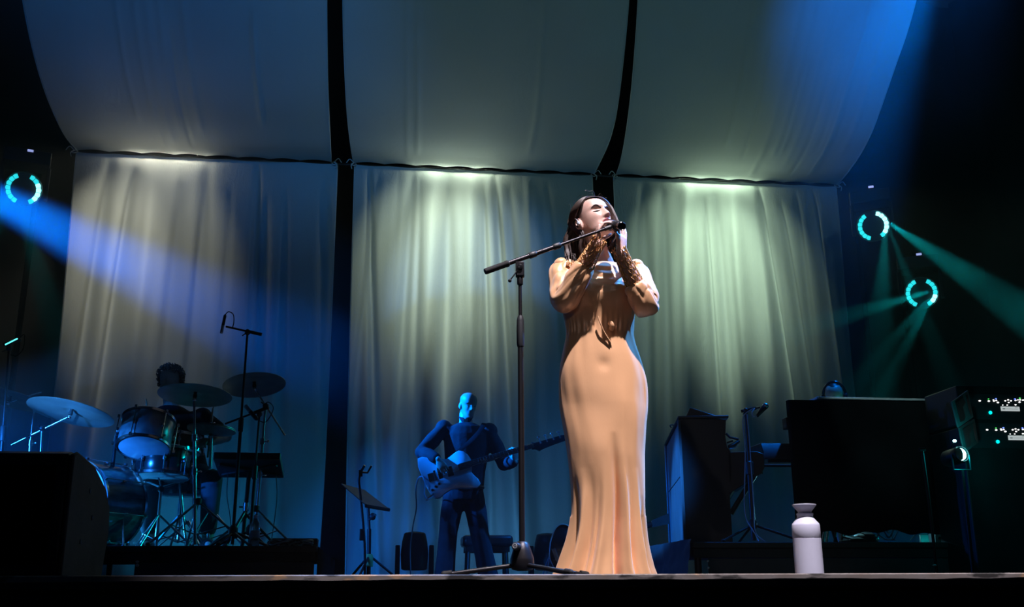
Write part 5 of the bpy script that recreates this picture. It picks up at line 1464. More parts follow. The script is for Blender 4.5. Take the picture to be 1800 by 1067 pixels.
# ---- upright piano seen from its end
PX, PY_ = at(1200, 900, 7.35).x, 7.35
t = thing('upright_piano', 'black upright piano seen from its end, back panel lit blue', 'piano', (PX, PY_, RR), RAD(-11.5))
Rp = Matrix.Rotation(RAD(-11.5), 3, 'Z'); Rpi = Rp.inverted()
def pl(px, py):
    "picture point on the near end panel of the piano, in its frame"
    n_ = Rp @ V((0, 1, 0)); o_ = V((PX, PY_, RR)); d_ = ray(px, py); t_ = (o_ - CAM_POS).dot(n_) / d_.dot(n_)
    p = Rpi @ (CAM_POS + d_ * t_ - o_); return (p.x, p.z)
LEN = 1.46
def PM(y): return Matrix(((1, 0, 0, 0), (0, 0, -1, y), (0, 1, 0, 0), (0, 0, 0, 1)))
M['piano'] = mat('piano_black', (0.008, 0.0085, 0.009), 0.42, var=0.2, scale=3)
M['piano_back'] = mat('piano_back_board', (0.11, 0.115, 0.125), 0.7, var=0.18, scale=4, bump=0.08, bscale=20)
xb = pl(1196, 736)[0]; zt_ = pl(1196, 736)[1]
prof = [pl(1196, 736), pl(1276, 738), pl(1275, 768), pl(1278, 786), pl(1284, 793), pl(1286, 830), pl(1282, 865), pl(1287, 957), (pl(1287, 957)[0], .0), (xb + .005, .0)]
for nm, y0 in (('end_panel', .03), ('end_panel', LEN)):
    k = MB(); k.prism(prof, .03, PM(y0)); k.build(nm, M['piano'], t, bevel=.004)
xr = pl(1276, 738)[0]; xk = pl(1284, 793)[0]; zk = pl(1284, 793)[1]
k = MB(); k.box((xr - .03, LEN / 2, (zt_ + zk) / 2 - .01), (.02, LEN - .06, zt_ - zk - .04)); k.build('front_panel', M['piano'], t, bevel=.003)
k = MB(); k.box((xk - .03, LEN / 2, zk / 2 - .05), (.02, LEN - .06, zk - .12)); k.build('knee_board', M['piano'], t, bevel=.003)
# back panel in two boards with a seam, framed
for z0, z1 in ((.012, .50), (.508, zt_ - .01)):
    k = MB(); k.box((xb + .002, LEN / 2, (z0 + z1) / 2), (.012, LEN - .05, z1 - z0)); k.build('back_board', M['piano_back'], t, bevel=.003)
for y in (.025, LEN - .02):
    k = MB(); k.box((xb - .008, y, zt_ / 2), (.022, .05, zt_ - .01)); k.build('back_post', M['piano_back'], t, bevel=.003)
k = MB(); k.box(((xb + xr) / 2, LEN / 2, zt_ + .008), (xr - xb + .04, LEN + .03, .02)); k.build('top_lid', M['piano'], t, bevel=.006)
# raised front half of the lid, a wedge standing on the top
lidp = [pl(1206, 733), pl(1214, 714), pl(1256, 727), pl(1270, 736)]
k = MB(); k.prism(lidp, LEN * .8, PM(LEN * .8 + .05)); k.build('open_lid', M['piano'], t, bevel=.004)
# key bed and key block
kb = [pl(1279, 795), pl(1330, 793), pl(1341, 797), pl(1344, 806), pl(1344, 822), pl(1339, 832), pl(1316, 846), pl(1282, 868)]
kb2 = [pl(1279, 830), pl(1343, 828), pl(1338, 836), pl(1282, 852)]
for y in (.032, LEN):
    k = MB(); k.prism(kb, .032, PM(y)); k.build('key_block', M['piano'], t, bevel=.005)
k = MB(); x0_, x1_ = pl(1280, 820)[0], pl(1343, 820)[0]; zkb = pl(1343, 826)[1]
k.box(((x0_ + x1_) / 2, LEN / 2, zkb), (x1_ - x0_ - .012, LEN - .06, .05)); k.build('key_bed', M['piano'], t, bevel=.004)
k = MB(); k.box(((x0_ + x1_) / 2 + .03, LEN / 2, zkb + .034), (.14, LEN - .1, .016)); k.build('white_keys', M['white'], t, bevel=.002)
for y in (.10, LEN - .10):
    k = MB(); k.tube([(x1_ - .05, y, zkb - .02), (xk - .01, y, .22)], .020, 8); k.build('leg_bracket', M['piano'], t)
# clip lamp and microphone inside the piano
cw = at(1288, 772, 7.5)
t2 = thing('microphone', 'small black clip-on microphone sticking out above the piano keys', 'microphone', cw); q = rel(cw)
k = MB(); k.tube([q(1276, 762, 7.5), q(1283, 769, 7.5), q(1298, 772, 7.5)], .009, 8); k.build('arm', M['black_metal'], t2)
k = MB(); k.tube([q(1281, 786, 7.5), q(1290, 783, 7.5), q(1299, 775, 7.5)], [.016, .022, .012], 10); k.build('body', M['charcoal'], t2)
k = MB(); k.tube([q(1278, 778, 7.5), q(1288, 775, 7.5)], .007, 8); k.build('clip', M['black_metal'], t2)
cable('black cable bow above the back of the piano', [at(1180, 752, 8.0), at(1178, 748, 8.0), at(1183, 747, 8.0), at(1187, 750, 7.9), at(1188, 757, 7.9)], r=.005)

# ---- vocal microphone stand on the riser beside the piano
ms = at(1325, 948, 7.2)
mic_stand('microphone_stand', 'black boom stand on the riser between the piano and the draped desk', (ms.x, 7.2), RR, at(1311, 722, 7.2), (at(1336, 716, 7.15), at(1303, 723, 7.22)), rot=-.5, hub=.13, reach=.33, r=.019)
pencil_mic('black vocal microphone on the boom between the piano and the draped desk', at(1345, 714, 7.13), at(1331, 731, 7.1), ball_=True)
cable('blue-lit cable running down the stand between the piano and the draped desk', [at(1331, 731, 7.1), at(1325, 733, 7.1), at(1322, 725, 7.1), at(1326, 718, 7.12), at(1312, 726, 7.14), at(1306, 740, 7.14), at(1310, 790, 7.13), at(1309, 850, 7.13), at(1309, 890, 7.13), at(1313, 915, 7.12), at(1322, 930, 7.1), at(1330, 944, 7.08), V((at(1335, 955, 7.05).x, 7.06, RR + .006))], M['blue_cable'], .0045)
cable('second blue-lit cable taut along the same stand', [at(1313, 728, 7.16), at(1317, 770, 7.16), at(1321, 830, 7.15), at(1325, 890, 7.14), at(1328, 935, 7.12), V((at(1345, 950, 7.1).x, 7.1, RR + .006))], M['blue_cable'], .004)

# ---- keyboard desk draped in black
DX0, DX1 = at(1397, 800, 7.3).x, at(1716, 800, 7.3).x
DZ = at(1420, 703, 7.3).z
t = thing('keyboard_desk', 'tall keyboard desk hidden by a black cloth, thin bright line along its top', 'desk', ((DX0 + DX1) / 2, 7.75, RR)); o_ = t.location.copy(); dw = (DX1 - DX0) / 2; dh = DZ - RR
k = MB(); k.prism([(-dw, -.43), (dw, -.43), (dw, .03), (-dw + .22, .03)], .035, Matrix.Translation((0, 0, dh - .038))); k.build('top', M['black'], t, bevel=.004)
zb_ = at(1500, 936, 7.3).z - RR
def drape(u, v):
    # front with returns at both sides
    s_ = u * (2 * dw + .10) - .05
    if s_ < 0: x, y = -dw - .012, -.44 - s_
    elif s_ > 2 * dw: x, y = dw + .012, -.44 + (s_ - 2 * dw)
    else: x, y = -dw + s_, -.448
    low = zb_ + .012 * math.sin(u * 17) + .01 * math.sin(u * 41)
    w = .022 * v * noise.noise(V((s_ * 4.0, v * .6, 3))) + .010 * v * noise.noise(V((s_ * 11, v, 8)))
    if 0 <= s_ <= 2 * dw: y += w
    else: x += w
    return (x, y, dh - (dh - low) * v)
k = MB(); k.grid(drape, 220, 26); o = k.build('black_drape', M['black_cloth'], t, fix=False, angle=180)
for sx in (-1, 1):
    for sy in (-1, 1):
        k = MB()
        xx = sx * (dw - .06) if sx > 0 else -dw + (.06 if sy < 0 else .34)
        k.tube([(xx, -.20 + sy * .17, 0), (xx, -.20 + sy * .17, dh - .03)], .020, 10); k.build('leg', M['black_metal'], t)
M['line'] = mat('pale_keyboard_edge', (0.55, 0.6, 0.6), 0.35)
kx0, kx1 = at(1436, 700, 7.32).x - o_.x, at(1636, 697, 7.32).x - o_.x
k = MB(); k.box(((kx0 + kx1) / 2, -.30, dh + .022), (kx1 - kx0, .26, .018)); k.build('keyboard_edge', M['line'], t, bevel=.003)
k = MB(); k.box((-dw - .012, -.38, at(1390, 748, 7.45).z - RR), (.045, .08, .085)); k.build('side_box', M['black'], t, bevel=.006)
# a synthesizer that sticks out towards the piano
sy0 = at(1397, 792, 7.55)
t = thing('synthesizer', 'slim black synthesizer end sticking out of the draped desk towards the piano', 'keyboard', (at(1342, 800, 7.55).x, 7.55, at(1342, 807, 7.55).z))
lw = DX0 - t.location.x + .30
k = MB(); k.prism([(0, .0), (.005, .055), (.05, .13), (.30, .13), (.30, 0)], lw, Matrix(((0, 0, 1, 0), (1, 0, 0, 0), (0, 1, 0, 0), (0, 0, 0, 1)))); k.build('case', M['charcoal'], t, bevel=.006)
k = MB(); k.box((lw / 2, .055, .085), (lw - .04, .09, .012), Matrix.Rotation(RAD(38), 3, 'X')); k.build('keys', M['black_gloss'], t, bevel=.002)
for i in range(4):
    k = MB(); k.lathe([(.012, 0), (.010, .016), (.006, .017)], 12, Matrix.Translation((.06 + i * .05, .2, .13))); k.build('knob', M['black_gloss'], t)
t = thing('keyboard_stand', 'black crossed keyboard stand inside the draped desk holding the synthesizer', 'stand', (DX0 + .42, 7.80, RR)); zs = at(1342, 807, 7.55).z - RR
for s_ in (-1, 1):
    k = MB(); k.tube([(.0, -s_ * .16, .016), (.0, s_ * .14, zs - .012)], .014, 8); k.build('leg', M['black_metal'], t)
for y in (-.14, .14):
    k = MB(); k.tube([(-.52, y - .08, zs - .012), (.16, y - .08, zs - .012)], .012, 8); k.build('support_bar', M['black_metal'], t)
# things that show through the slot under the drape
rs = random.Random(17)
for i, (xa, xb_, m_) in enumerate(((1445, 1462, 'steel'), (1452, 1468, 'steel'), (1466, 1480, 'black_metal'), (1478, 1492, 'black_metal'), (1486, 1499, 'steel'))):
    a_, b_ = at(xb_, 930, 7.7 + .05 * i), at(xa, 950, 7.5 + .05 * i); a_.z += .22
    p0 = V((b_.x, b_.y, RR)); t = thing('stand_leg_tube', ('slanting bright stand tube under the drape, first from the white bottle', 'second slanting stand tube from the white bottle, under the drape', 'third slanting tube from the bottle, dark, under the drape', 'fourth slanting tube from the bottle, dark, under the drape', 'slanting bright tube under the drape, farthest from the bottle')[i], 'tube', p0, group='slanting stand tubes under the draped desk')
    k = MB(); k.tube([V((0, 0, .012)), a_ - p0], .010, 8); k.build('tube', M[m_], t); k = MB(); k.ball((0, 0, .013), (.016, .016, .013), 10, 7); k.build('rubber_foot', M['rubber'], t)
for i, pts in enumerate((((1540, 948), (1550, 930), (1562, 945), (1572, 930)), ((1556, 930), (1566, 940), (1570, 948), (1580, 930)), ((1600, 950), (1608, 940), (1609, 928), (1600, 918)), ((1536, 928), (1546, 941), (1558, 948), (1575, 949)))):
    cable(('blue cable loop under the drape, W-shaped and nearest the pedals', 'blue cable bow crossing the W-shaped loop under the drape', 'blue cable hook under the drape, nearest the connection box', 'blue cable lying lowest along the riser under the drape')[i], [V((lambda p: (p.x, p.y, max(p.z, RR + .006)))(at(x, y, 7.55 + .03 * i))) for x, y in pts], M['blue_cable'], .0055, group='cable loops under the draped desk')
pb = at(1498, 946, 7.6); t = thing('foot_pedal', 'black foot pedal under the drape, nearer the white bottle', 'pedal', (pb.x, 7.6, RR))
k = MB(); k.box((0, 0, .022), (.13, .20, .044)); k.build('case', M['black'], t, bevel=.006); k = MB(); k.box((0, -.02, .056), (.10, .16, .014), Matrix.Rotation(RAD(10), 3, 'X')); k.build('treadle', M['rubber'], t, bevel=.003)
pb = at(1520, 944, 7.65); t = thing('foot_pedal', 'rounded black volume pedal under the drape, beside the cable loops', 'pedal', (pb.x, 7.65, RR))
k = MB(); k.ball((0, 0, .05), (.10, .12, .05)); k.v = [(x, y, max(z, 0)) for x, y, z in k.v]; k.build('case', M['black'], t); k = MB(); k.box((0, -.01, .10), (.08, .17, .012), Matrix.Rotation(RAD(14), 3, 'X')); k.build('treadle', M['rubber'], t, bevel=.003)
M['teal_metal'] = mat('pale_metal_plate', (0.55, 0.62, 0.6), 0.3, 0.6)
pb = at(1655, 944, 7.7); t = thing('stage_box', 'pale metal connection box glowing teal under the drape', 'box', (pb.x, 7.7, RR))
k = MB(); k.box((0, 0, .05), (.16, .10, .10)); k.build('case', M['teal_metal'], t, bevel=.004)
for i in range(3): k = MB(); k.lathe([(.012, 0), (.013, .004), (.009, .005)], 12, frame_z((-.045 + i * .045, -.0505, .06), (0, -1, 0))); k.build('socket', M['black_metal'], t)
pb = at(1690, 944, 7.9); t = thing('board', 'pale slanted board lying behind the connection box under the drape', 'board', (pb.x, 7.9, RR))
k = MB(); k.prism([(-.35, 0), (.18, 0), (.22, .10), (-.35, .10)], .02, Matrix(((1, 0, 0, 0), (0, 0, 1, 0), (0, 1, 0, 0), (0, 0, 0, 1)))); k.build('panel', M['teal_metal'], t, bevel=.003)
lamp('desk_inside_fill', 'POINT', at(1645, 915, 8.1), 9.0, TEAL, radius=.03)  # added light, so that things under the drape show teal
lamp('desk_inside_fill', 'POINT', at(1470, 905, 8.1), 5.0, (0.2, .6, .8), radius=.03)

# ---- person with headphones behind the desk
KB = Fr(1467, 8.55, RR)
P = KB.thing('person', 'person with headphones bent low behind the draped desk, only the head showing', 'person')
L = KB.L
hd = L(1467, 697, 0); HMk = head_matrix(hd, -6, -24, 0, 1.02)
neck = hd + V((0, .06, -.15)); chest = hd + V((0, .10, -.38)); hip = V((0, .12, .62))
b = MB(); head(b, HMk, 0, 56, 46); limb(b, [neck, HMk @ V((0, .03, -.08))], [.06, .058])
b.loft([ov(hip, .15, .11), ov(hip.lerp(chest, .5), .14, .10), ov(chest, .16, .11), ov(neck + V((0, 0, -.05)), .12, .08), ov(neck, .055, .05)])
for s_ in (-1, 1):
    sh = chest + V((s_ * .19, 0, .12)); el = chest + V((s_ * .24, -.06, -.16)); w = chest + V((s_ * .16, -.30, -.18))
    limb(b, [chest.lerp(sh, .6), sh, el, el.lerp(w, .4), w], [.06, .055, .04, .037, .027])
    hand(b, w, V((-s_ * .1, -1, .05)), V((0, -.1, -1)), s_, 1.0, thumb=(.5, .3))
    limb(b, [hip + V((s_ * .085, 0, -.05)), V((s_ * .11, .10, .45)), V((s_ * .11, .12, .08))], [.085, .06, .042]); b.ball(V((s_ * .11, .05, .045)), (.04, .12, .04))
b.build('body', M['skin_b'], P, remesh=.008, smooth_it=3)
s = MB(); s.loft([ov(hip + V((0, 0, -.06)), .175, .13), ov(hip.lerp(chest, .5), .165, .125), ov(chest, .185, .13), ov(neck + V((0, 0, -.05)), .15, .10), ov(neck + V((0, 0, -.005)), .07, .065)])
for s_ in (-1, 1):
    sh = chest + V((s_ * .19, 0, .12)); el = chest + V((s_ * .24, -.06, -.16)); w = chest + V((s_ * .16, -.30, -.18))
    limb(s, [chest.lerp(sh, .5), sh, el, el.lerp(w, .8)], [.085, .075, .06, .045])
s.build('shirt', M['shirt_black'], P, remesh=.011, smooth_it=3)
s = MB()
for s_ in (-1, 1): limb(s, [hip + V((s_ * .08, 0, 0)), V((s_ * .11, .10, .45)), V((s_ * .11, .12, .07))], [.11, .085, .075])
s.ball(hip, (.17, .13, .1)); s.build('trousers', M['trouser'], P, remesh=.012)
h = MB()
h.loft([[HMk @ V((.0765 * math.cos(q) * math.cos(e), .012 + .100 * math.sin(q) * math.cos(e), .022 + .099 * math.sin(e))) for q in (2 * math.pi * i / 28 for i in range(28))] for e in (.30, .5, .75, 1.0, 1.25, 1.5)])
h.build('hair', M['hair_dark'], P)
t = thing('headphones', 'black headphones on the head behind the draped desk', 'headphones', KB.loc + KB.R @ hd, KB.rz); Hr = HMk.to_3x3()
k = MB(); k.tube([Hr @ V((.094 * math.cos(q), .01, .000 + .126 * math.sin(q))) for q in (math.pi * i / 20 for i in range(21))], .0075, 8, flat=1.6); k.build('headband', M['black_gloss'], t)
for s_ in (-1, 1):
    k = MB(); k.lathe([(.030, -.014), (.036, -.010), (.036, .010), (.026, .016)], 22, frame_z(Hr @ V((s_ * .094, .01, -.012)), Hr @ V((s_, 0, 0)))); k.build('ear_cup', M['charcoal'], t)

# ---- rack of amplifiers with rows of little lights
M['led_white'] = mat('led_white', (.9, .9, .9), .4, emit=(1, .96, .92), estr=3.0)
M['led_green'] = mat('led_green', (.1, .8, .1), .4, emit=(.1, 1, .15), estr=1.6)
M['led_blue'] = mat('led_blue', (.1, .1, .9), .4, emit=(.12, .2, 1), estr=2.5)
M['led_teal'] = mat('led_teal', (.0, .8, .8), .4, emit=(.0, .85, .80), estr=2.0)
M['label'] = mat('glowing_label', (.6, .62, .62), .5, emit=(.75, .8, .8), estr=.55)  # weak emission gives the label plates a glow of their own
M['print'] = mat('label_print', (.10, .10, .16), .6)
RKX0 = at(1700, 760, 6.6).x
t = thing('equipment_rack', 'black equipment rack at the picture edge, two units dotted with lights', 'rack', (RKX0 + .48, 6.85, 0)); o_ = t.location.copy(); q = lambda px, py, Y=6.6: at(px, py, Y) - o_
k = MB(); k.box((.0, .02, .52), (.98, .44, 1.04)); k.build('case', M['black'], t, bevel=.01)
k = MB(); k.box((0, .02, 1.19), (.98, .44, .28)); k.build('upper_case', M['black'], t, bevel=.01)
FY = -.206
def onf(px, py):
    p = at(px, py, 6.85 + FY) - o_; return V((p.x, FY, p.z))
for dx, dy in ((0, 0), (13, 51)):
    a, c = onf(1716 + dx, 692 + dy), onf(1830 + dx, 738 + dy)
    k = MB(); k.box((.02, FY + .006, (a.z + c.z) / 2), (.90, .012, a.z - c.z)); un = k.build('rack_unit', M['charcoal'], t, bevel=.002)
    for i, (x, y, m_, w) in enumerate(((1722, 704.5, 'led_white', 5), (1737.5, 701.5, 'led_green', 3), (1738, 705, 'led_white', 5), (1746, 703, 'led_white', 3), (1747, 705, 'led_white', 4), (1750.5, 701, 'led_blue', 4), (1751, 704, 'led_white', 4), (1754, 707.5, 'led_white', 5), (1767, 704.5, 'led_white', 4), (1772, 703, 'led_white', 4), (1777, 704.5, 'led_white', 4), (1773, 707.5, 'led_white', 4), (1784, 701.5, 'led_blue', 4), (1785, 704, 'led_white', 4), (1789, 703, 'led_white', 3), (1792.5, 700, 'led_green', 4), (1793, 703, 'led_white', 4), (1792, 707, 'led_white', 5), (1798, 703.5, 'led_white', 4), (1762.5, 712, 'led_white', 2.5), (1770.5, 712, 'led_white', 3), (1785, 711.5, 'led_white', 4))):
        p = onf(x + dx, y + dy); r_ = w * .0016 / 2 * 2.0
        k = MB(); k.lathe([(r_, -.004), (r_, -.001), (r_ * .6, .0)], 8, frame_z(p + V((0, -.004, 0)), (0, -1, 0)) @ Matrix.Diagonal((1, .62, 1, 1))); k.build('indicator_light', M[m_], un)
    a, c = onf(1758.5 + dx, 714.5 + dy), onf(1792.5 + dx, 723 + dy)
    k = MB(); k.box(((a.x + c.x) / 2, FY - .002, (a.z + c.z) / 2), (abs(c.x - a.x), .004, abs(a.z - c.z))); lb = k.build('label_plate', M['label'], un, bevel=.001)
    for (u0, u1, v0, h_) in ((.08, .22, .55, .16), (.25, .90, .55, .05), (.74, .90, .25, .06)):
        x0_ = a.x + (c.x - a.x) * u0; x1_ = a.x + (c.x - a.x) * u1; z_ = a.z + (c.z - a.z) * v0
        k = MB(); k.box(((x0_ + x1_) / 2, FY - .0045, z_), (x1_ - x0_, .001, abs(a.z - c.z) * h_)); k.build('print_line', M['print'], lb, smooth=False)
    p = onf(1740.5 + dx, 725.5 + dy)
    k = MB(); k.lathe([(.011, -.002), (.012, .006), (.008, .009), (.002, .010)], 12, frame_z(p, (0, -1, 0))); k.build('teal_button', M['led_teal'], un)

# ---- tilted grey lid with cut-outs, leaning on the rack; darker copy as its reflection
def stencil(label, corners, shapes, Y0, Y1, m):
    c = [at(x, y, Y0 if i in (0, 3) else Y1) for i, (x, y) in enumerate(corners)]; o_ = c[3].copy()
    t = thing('stencilled_lid', label, 'panel', o_); c = [p - o_ for p in c]
    n_ = (c[1] - c[0]).cross(c[3] - c[0]).normalized()
    if n_.y > 0: n_ = -n_
    k = MB(); k.loft([c, [p - n_ * .012 for p in c]]); k.build('panel', m, t, smooth=False)
    U = lambda u, v: (c[0] * (1 - u) + c[1] * u) * (1 - v) + (c[3] * (1 - u) + c[2] * u) * v
    for sh in shapes:
        k = MB(); k.loft([[U(u, v) + n_ * .003 for u, v in sh], [U(u, v) - n_ * .002 for u, v in sh]]); k.build('dark_inset', M['black'], t, smooth=False)
    return t
M['lid_grey'] = mat('grey_lid', (0.13, 0.14, 0.14), 0.7, var=0.15, scale=20)
M['lid_reflected'] = mat('reflected_lid', (0.035, 0.045, 0.045), 0.7)
SH = [[(.14, .12), (.62, .10), (.62, .26), (.70, .34), (.48, .42), (.50, .80), (.40, .90), (.14, .86)], [(.78, .14), (.90, .14), (.92, .84), (.86, .94), (.80, .80)]]
stencil('tilted grey lid with angular dark cut-outs beside the rack', [(1674, 706), (1701.5, 686), (1711, 733), (1685.5, 751)], SH, 6.35, 6.5, M['lid_grey'])
stencil('darker copy below the tilted grey lid, standing for its reflection', [(1687, 752), (1713, 736), (1720, 778), (1696, 796)], SH, 6.4, 6.55, M['lid_reflected'])

# ---- small teal lamp that flares beside the rack
M['flare'] = mat('teal_lens', (.3, 1, .95), .2, emit=(.35, 1.0, .95), estr=14)
lw_ = at(1688, 799, 6.35); t = thing('small_stage_lamp', 'small teal lamp shining at the camera beside the dark rack', 'stage light', lw_); q = rel(lw_)
k = MB(); k.lathe([(.050, .14), (.055, .13), (.055, -.01), (.050, -.02), (.047, -.01), (.047, .0)], 24, frame_z((0, 0, 0), (-.12, .98, -.1)), cap=False); k.build('housing', M['black_metal'], t)
k = MB(); 
k.loft([[V((r_ * math.cos(a) * w1, -.006 + d_, r_ * math.sin(a))) for a in [math.pi * i / 14 - math.pi / 2 for i in range(15)]] + [V((r_ * math.cos(a) * w2, -.006 + d_, r_ * math.sin(a))) for a in [math.pi / 2 - math.pi * i / 14 for i in range(1, 14)]] for d_, r_, w1, w2 in ((0, .040, .95, .40), (-.008, .036, .9, .45))]); k.build('lens', M['flare'], t)
k = MB(); k.tube([(-.058, 0, 0), (-.06, .0, -.10), (.06, 0, -.10), (.058, 0, 0)], .007, 8); k.build('yoke', M['black_metal'], t)
k = MB(); k.tube([(0, 0, -.10), (0, .02, -lw_.z + .02)], .012, 10); k.lathe([(.10, -lw_.z), (.10, -lw_.z + .012), (.02, -lw_.z + .03)], 24); k.build('stand', M['black_metal'], t)
p2 = at(1678, 775, 6.36) - lw_; k = MB(); k.ball(p2, (.012, .010, .010), 10, 7); k.build('indicator', M['flare'], t); k = MB(); k.tube([p2 + V((0, .01, 0)), V((-.03, .06, .05))], .006, 6); k.build('indicator_arm', M['black_metal'], t)
lamp('small_lamp_light', 'POINT', lw_ + V((0.02, -.08, 0)), 2.6, TEAL, radius=.02)

# ---- thin pole in front of the desk
pb = at(1646, 1000, 6.3); t = thing('pole', 'thin dark slanting pole standing in front of the draped desk', 'pole', (pb.x, 6.3, 0)); q = rel((pb.x, 6.3, 0))
k = MB(); k.tube([(0, 0, .02), q(1633, 880, 6.3), q(1621, 793, 6.3)], .010, 10); k.build('tube', M['charcoal'], t)
k = MB(); k.tube([q(1616, 791, 6.3), q(1626, 790, 6.3)], .014, 10); k.build('top_clamp', M['charcoal'], t)
k = MB(); k.lathe([(.12, 0), (.12, .010), (.03, .03), (.013, .05)], 28); k.build('round_base', M['black_metal'], t)
k = MB(); k.ball(q(1643, 994, 6.22), (.014, .010, .008), 10, 7); k.build('base_glint', M['teal_metal'], t)  # pale blob put in as the teal glint at the base
# blue tape strip hanging at the desk's far end
tp = at(1712, 940, 7.0); t = thing('tape_strip', 'strip of blue tape hanging from the riser near the far end of the desk', 'tape', tp)
M['blue_tape'] = mat('blue_tape', (0.06, 0.12, 0.35), 0.5)
k = MB(); k.loft([[V((x0_, y, z)) for x0_, y in ((-.012, -.02), (.014, -.02), (.014, -.017), (-.012, -.017))] for z in (-.05, .0, .05)]); k.build('strip', M['blue_tape'], t)
k = MB(); k.tube(bez([(.014, -.02, .045), (.045, -.022, .03), (.04, -.02, .0), (.014, -.02, -.005)], 5), .006, 6); k.tube([(.03, -.02, -.01), (.06, -.02, -.05)], .005, 6); k.build('loop', M['blue_tape'], t)

# ---- ring lights at the sides
M['ring_on'] = mat('ring_segment_lit', (.0, .7, .75), .3, emit=(.02, .62, .66), estr=1.5)
M['ring_hot'] = mat('ring_segment_bright', (.4, .95, .95), .3, emit=(.25, .95, .95), estr=3.2)
M['lcd'] = mat('display_lit', (.4, .5, .9), .4, emit=(.42, .5, 1.0), estr=.9)
def ring_light(label, px, py, Y, aim, hot, rot, R=.146, disp=66):
    c = at(px, py, Y); zt = c.z
    b_ = math.atan2(c.x, c.y)
    t = thing('ring_light', label, 'stage light', c, -b_, 'moving lights with broken teal rings')
    fwd = (V((0, -math.cos(RAD(20)), -math.sin(RAD(20)))))            # the ring looks down at the audience
    F = frame_z((0, 0, 0), fwd)
    k = MB(); k.lathe([(.10, -.30), (.15, -.28), (R + .035, -.12), (R + .04, -.02), (R + .036, .006), (R + .030, .0), (R + .022, -.012), (.02, -.015)], 40, F); k.build('head', M['black'], t)
    for sd in (0, 1):
        for i in range(7):
            a = rot + sd * math.pi + (i - 3) * .335
            ring = []
            for (rr, da, dz) in ((R - .022, -.148, .0), (R + .020, -.150, .0), (R + .026, 0, .0), (R + .020, .150, .0), (R - .022, .148, .0)):
                ring.append(F @ V((rr * math.cos(a + da), rr * math.sin(a + da), -.008)))
            top = [F @ V((R * math.cos(a), R * math.sin(a), 0)) + (p - F @ V((R * math.cos(a), R * math.sin(a), -.008))) * .85 + fwd * .012 for p in ring]
            k = MB(); k.loft([ring, top]); k.build('ring_segment', M['ring_hot'] if (sd, i) in hot else M['ring_on'], t, smooth=False)
    for s_ in (-1, 1):
        k = MB(); k.prism([(-.05, -.05), (.05, -.05), (.06, .30), (-.06, .30)], .04, Matrix(((0, 0, 1, s_ * (R + .075) - .02), (1, 0, 0, .12), (0, 1, 0, 0), (0, 0, 0, 1)))); k.build('yoke_arm', M['black'], t, bevel=.008)
    k = MB(); k.box((0, .12, .37), (.46, .30, .15)); bs_ = k.build('base', M['black'], t, bevel=.014)
    hz = at(px, py - disp, Y).z - zt
    k = MB(); k.box((.02, -.034, hz), (.058, .008, .026)); k.build('display', M['lcd'], bs_, bevel=.002)
    for s_ in (-1, 1):
        k = MB(); k.tube([(s_ * .10, .12, .44), (s_ * .10, .20, .50), (s_ * .06, .33, .50), (s_ * .02, .36, .42)], .014, 8); k.build('clamp', M['black_metal'], t)
    for k_, (tx, ty, tz, e_, an) in enumerate(aim):
        lamp('ring_beam', 'SPOT', c + V((0, -.25, -.08)), e_, TEAL, V((tx, ty, tz)), an, .5, .03)
    return c
def ends(sd, lo, hi): return {(sd, i) for i in range(lo, hi)}
c1 = ring_light('ring light at the outer edge left of the drum cloth, blue beam below it', 41, 332, 10.6, [], ends(0, 1, 5) , .05)
c2 = ring_light('upper ring light beside the cloth behind the piano, brightest', 1535, 397, 10.6, [], ends(0, 1, 7), .12)
c3 = ring_light('lower ring light of the two beside the cloth behind the piano', 1620, 515, 10.6, [], ends(0, 1, 3), -.05)
RINGS = (c1, c2, c3)
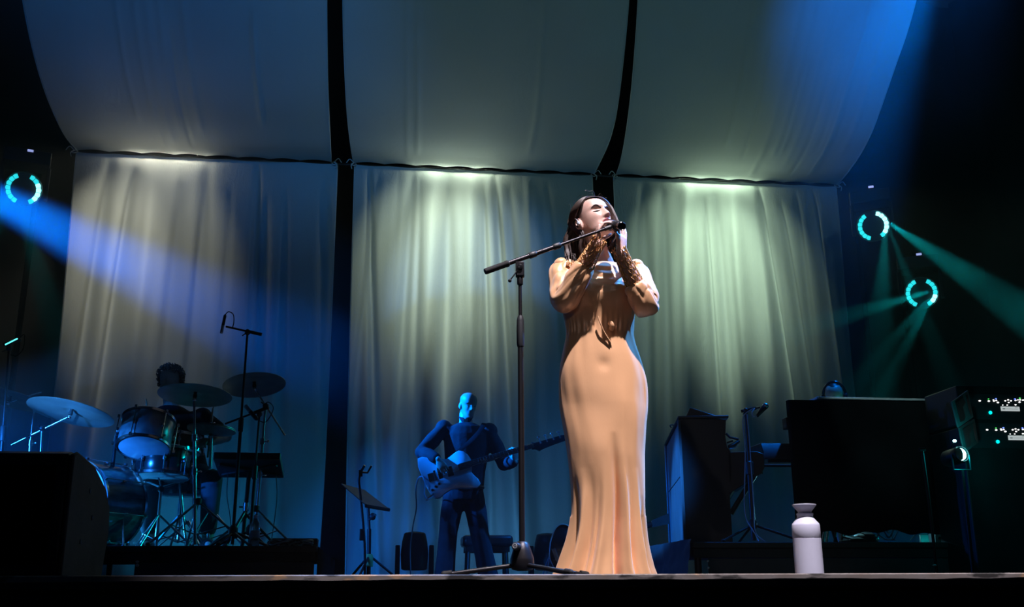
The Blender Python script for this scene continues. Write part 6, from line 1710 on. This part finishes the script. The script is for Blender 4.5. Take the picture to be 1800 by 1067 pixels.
for c, tg in ((c1, [((70, 480), 30, 9), ((-30, 470), 30, 10)]), (c2, [((1680, 470), 160, 14), ((1545, 600), 60, 12), ((1640, 600), 40, 8)]), (c3, [((1470, 560), 130, 8), ((1500, 680), 60, 8), ((1540, 690), 60, 7), ((1580, 640), 60, 6)])):
    for (px, py), e_, an in tg:
        T_ = at(px, py, c.y - .9)
        lamp('ring_beam', 'SPOT', c + V((0, -.30, -.05)), e_ * 6, TEAL, T_, an, .6, .02)
# black poles that carry them
for (x, y, zp, lb) in ((c1.x, c1.y + .40, c1.z + .50, 'black vertical pole carrying the ring light left of the drums'), (c2.x, c2.y + .40, c2.z + .50, 'black vertical pole carrying the upper ring light'), (c3.x, c3.y + .40, c3.z + .50, 'black vertical pole carrying the lower ring light')):
    t = thing('lighting_pole', lb, 'pole', (x, y, 0))
    k = MB(); k.tube([(0, 0, .02), (0, 0, zp)], .03, 12); k.build('tube', M['mask'], t)
    k = MB(); k.lathe([(.19, 0), (.19, .02), (.06, .05), (.032, .07)], 24); k.build('base_plate', M['mask'], t)

# ---- white bottle at the stage edge
bp = at(1423, 1006, 3.86)
t = thing('water_bottle', 'white water bottle with flared top standing on the stage edge', 'bottle', (bp.x, 3.86, 0))
sc = 3.86 / math.cos(math.atan2(bp.x, 3.86)) / 1876 * 1.02
Z = lambda py: at(1418, py, 3.86).z
rr = lambda w: w * sc / 2
zz = [max(Z(1008), 0)] + [Z(y) for y in (1003, 947, 945.5, 944, 924, 921, 910, 908, 904, 901, 893, 888.5, 887)]
k = MB(); k.lathe([(rr(44), 0), (rr(47), .004), (rr(46.5), zz[2]), (rr(45.5), zz[2] + .001)], 48); k.build('bottle_body', M['white'], t)
k = MB(); k.lathe([(rr(45.6), zz[2] + .001), (rr(46.6), zz[3]), (rr(46.0), zz[5]), (rr(44), zz[6] + .001), (rr(27), zz[7]), (rr(26), zz[8])], 48); k.build('bottle_cup', M['white'], t)
k = MB(); k.lathe([(rr(26), zz[8] - .001), (rr(28), zz[9]), (rr(28), zz[10] - .004), (rr(22), zz[10]), (rr(23), zz[10] + .004), (rr(40), zz[12]), (rr(40), zz[13]), (rr(37), zz[13] + .001), (rr(10), zz[12])], 48); k.build('flared_cap', M['white'], t)
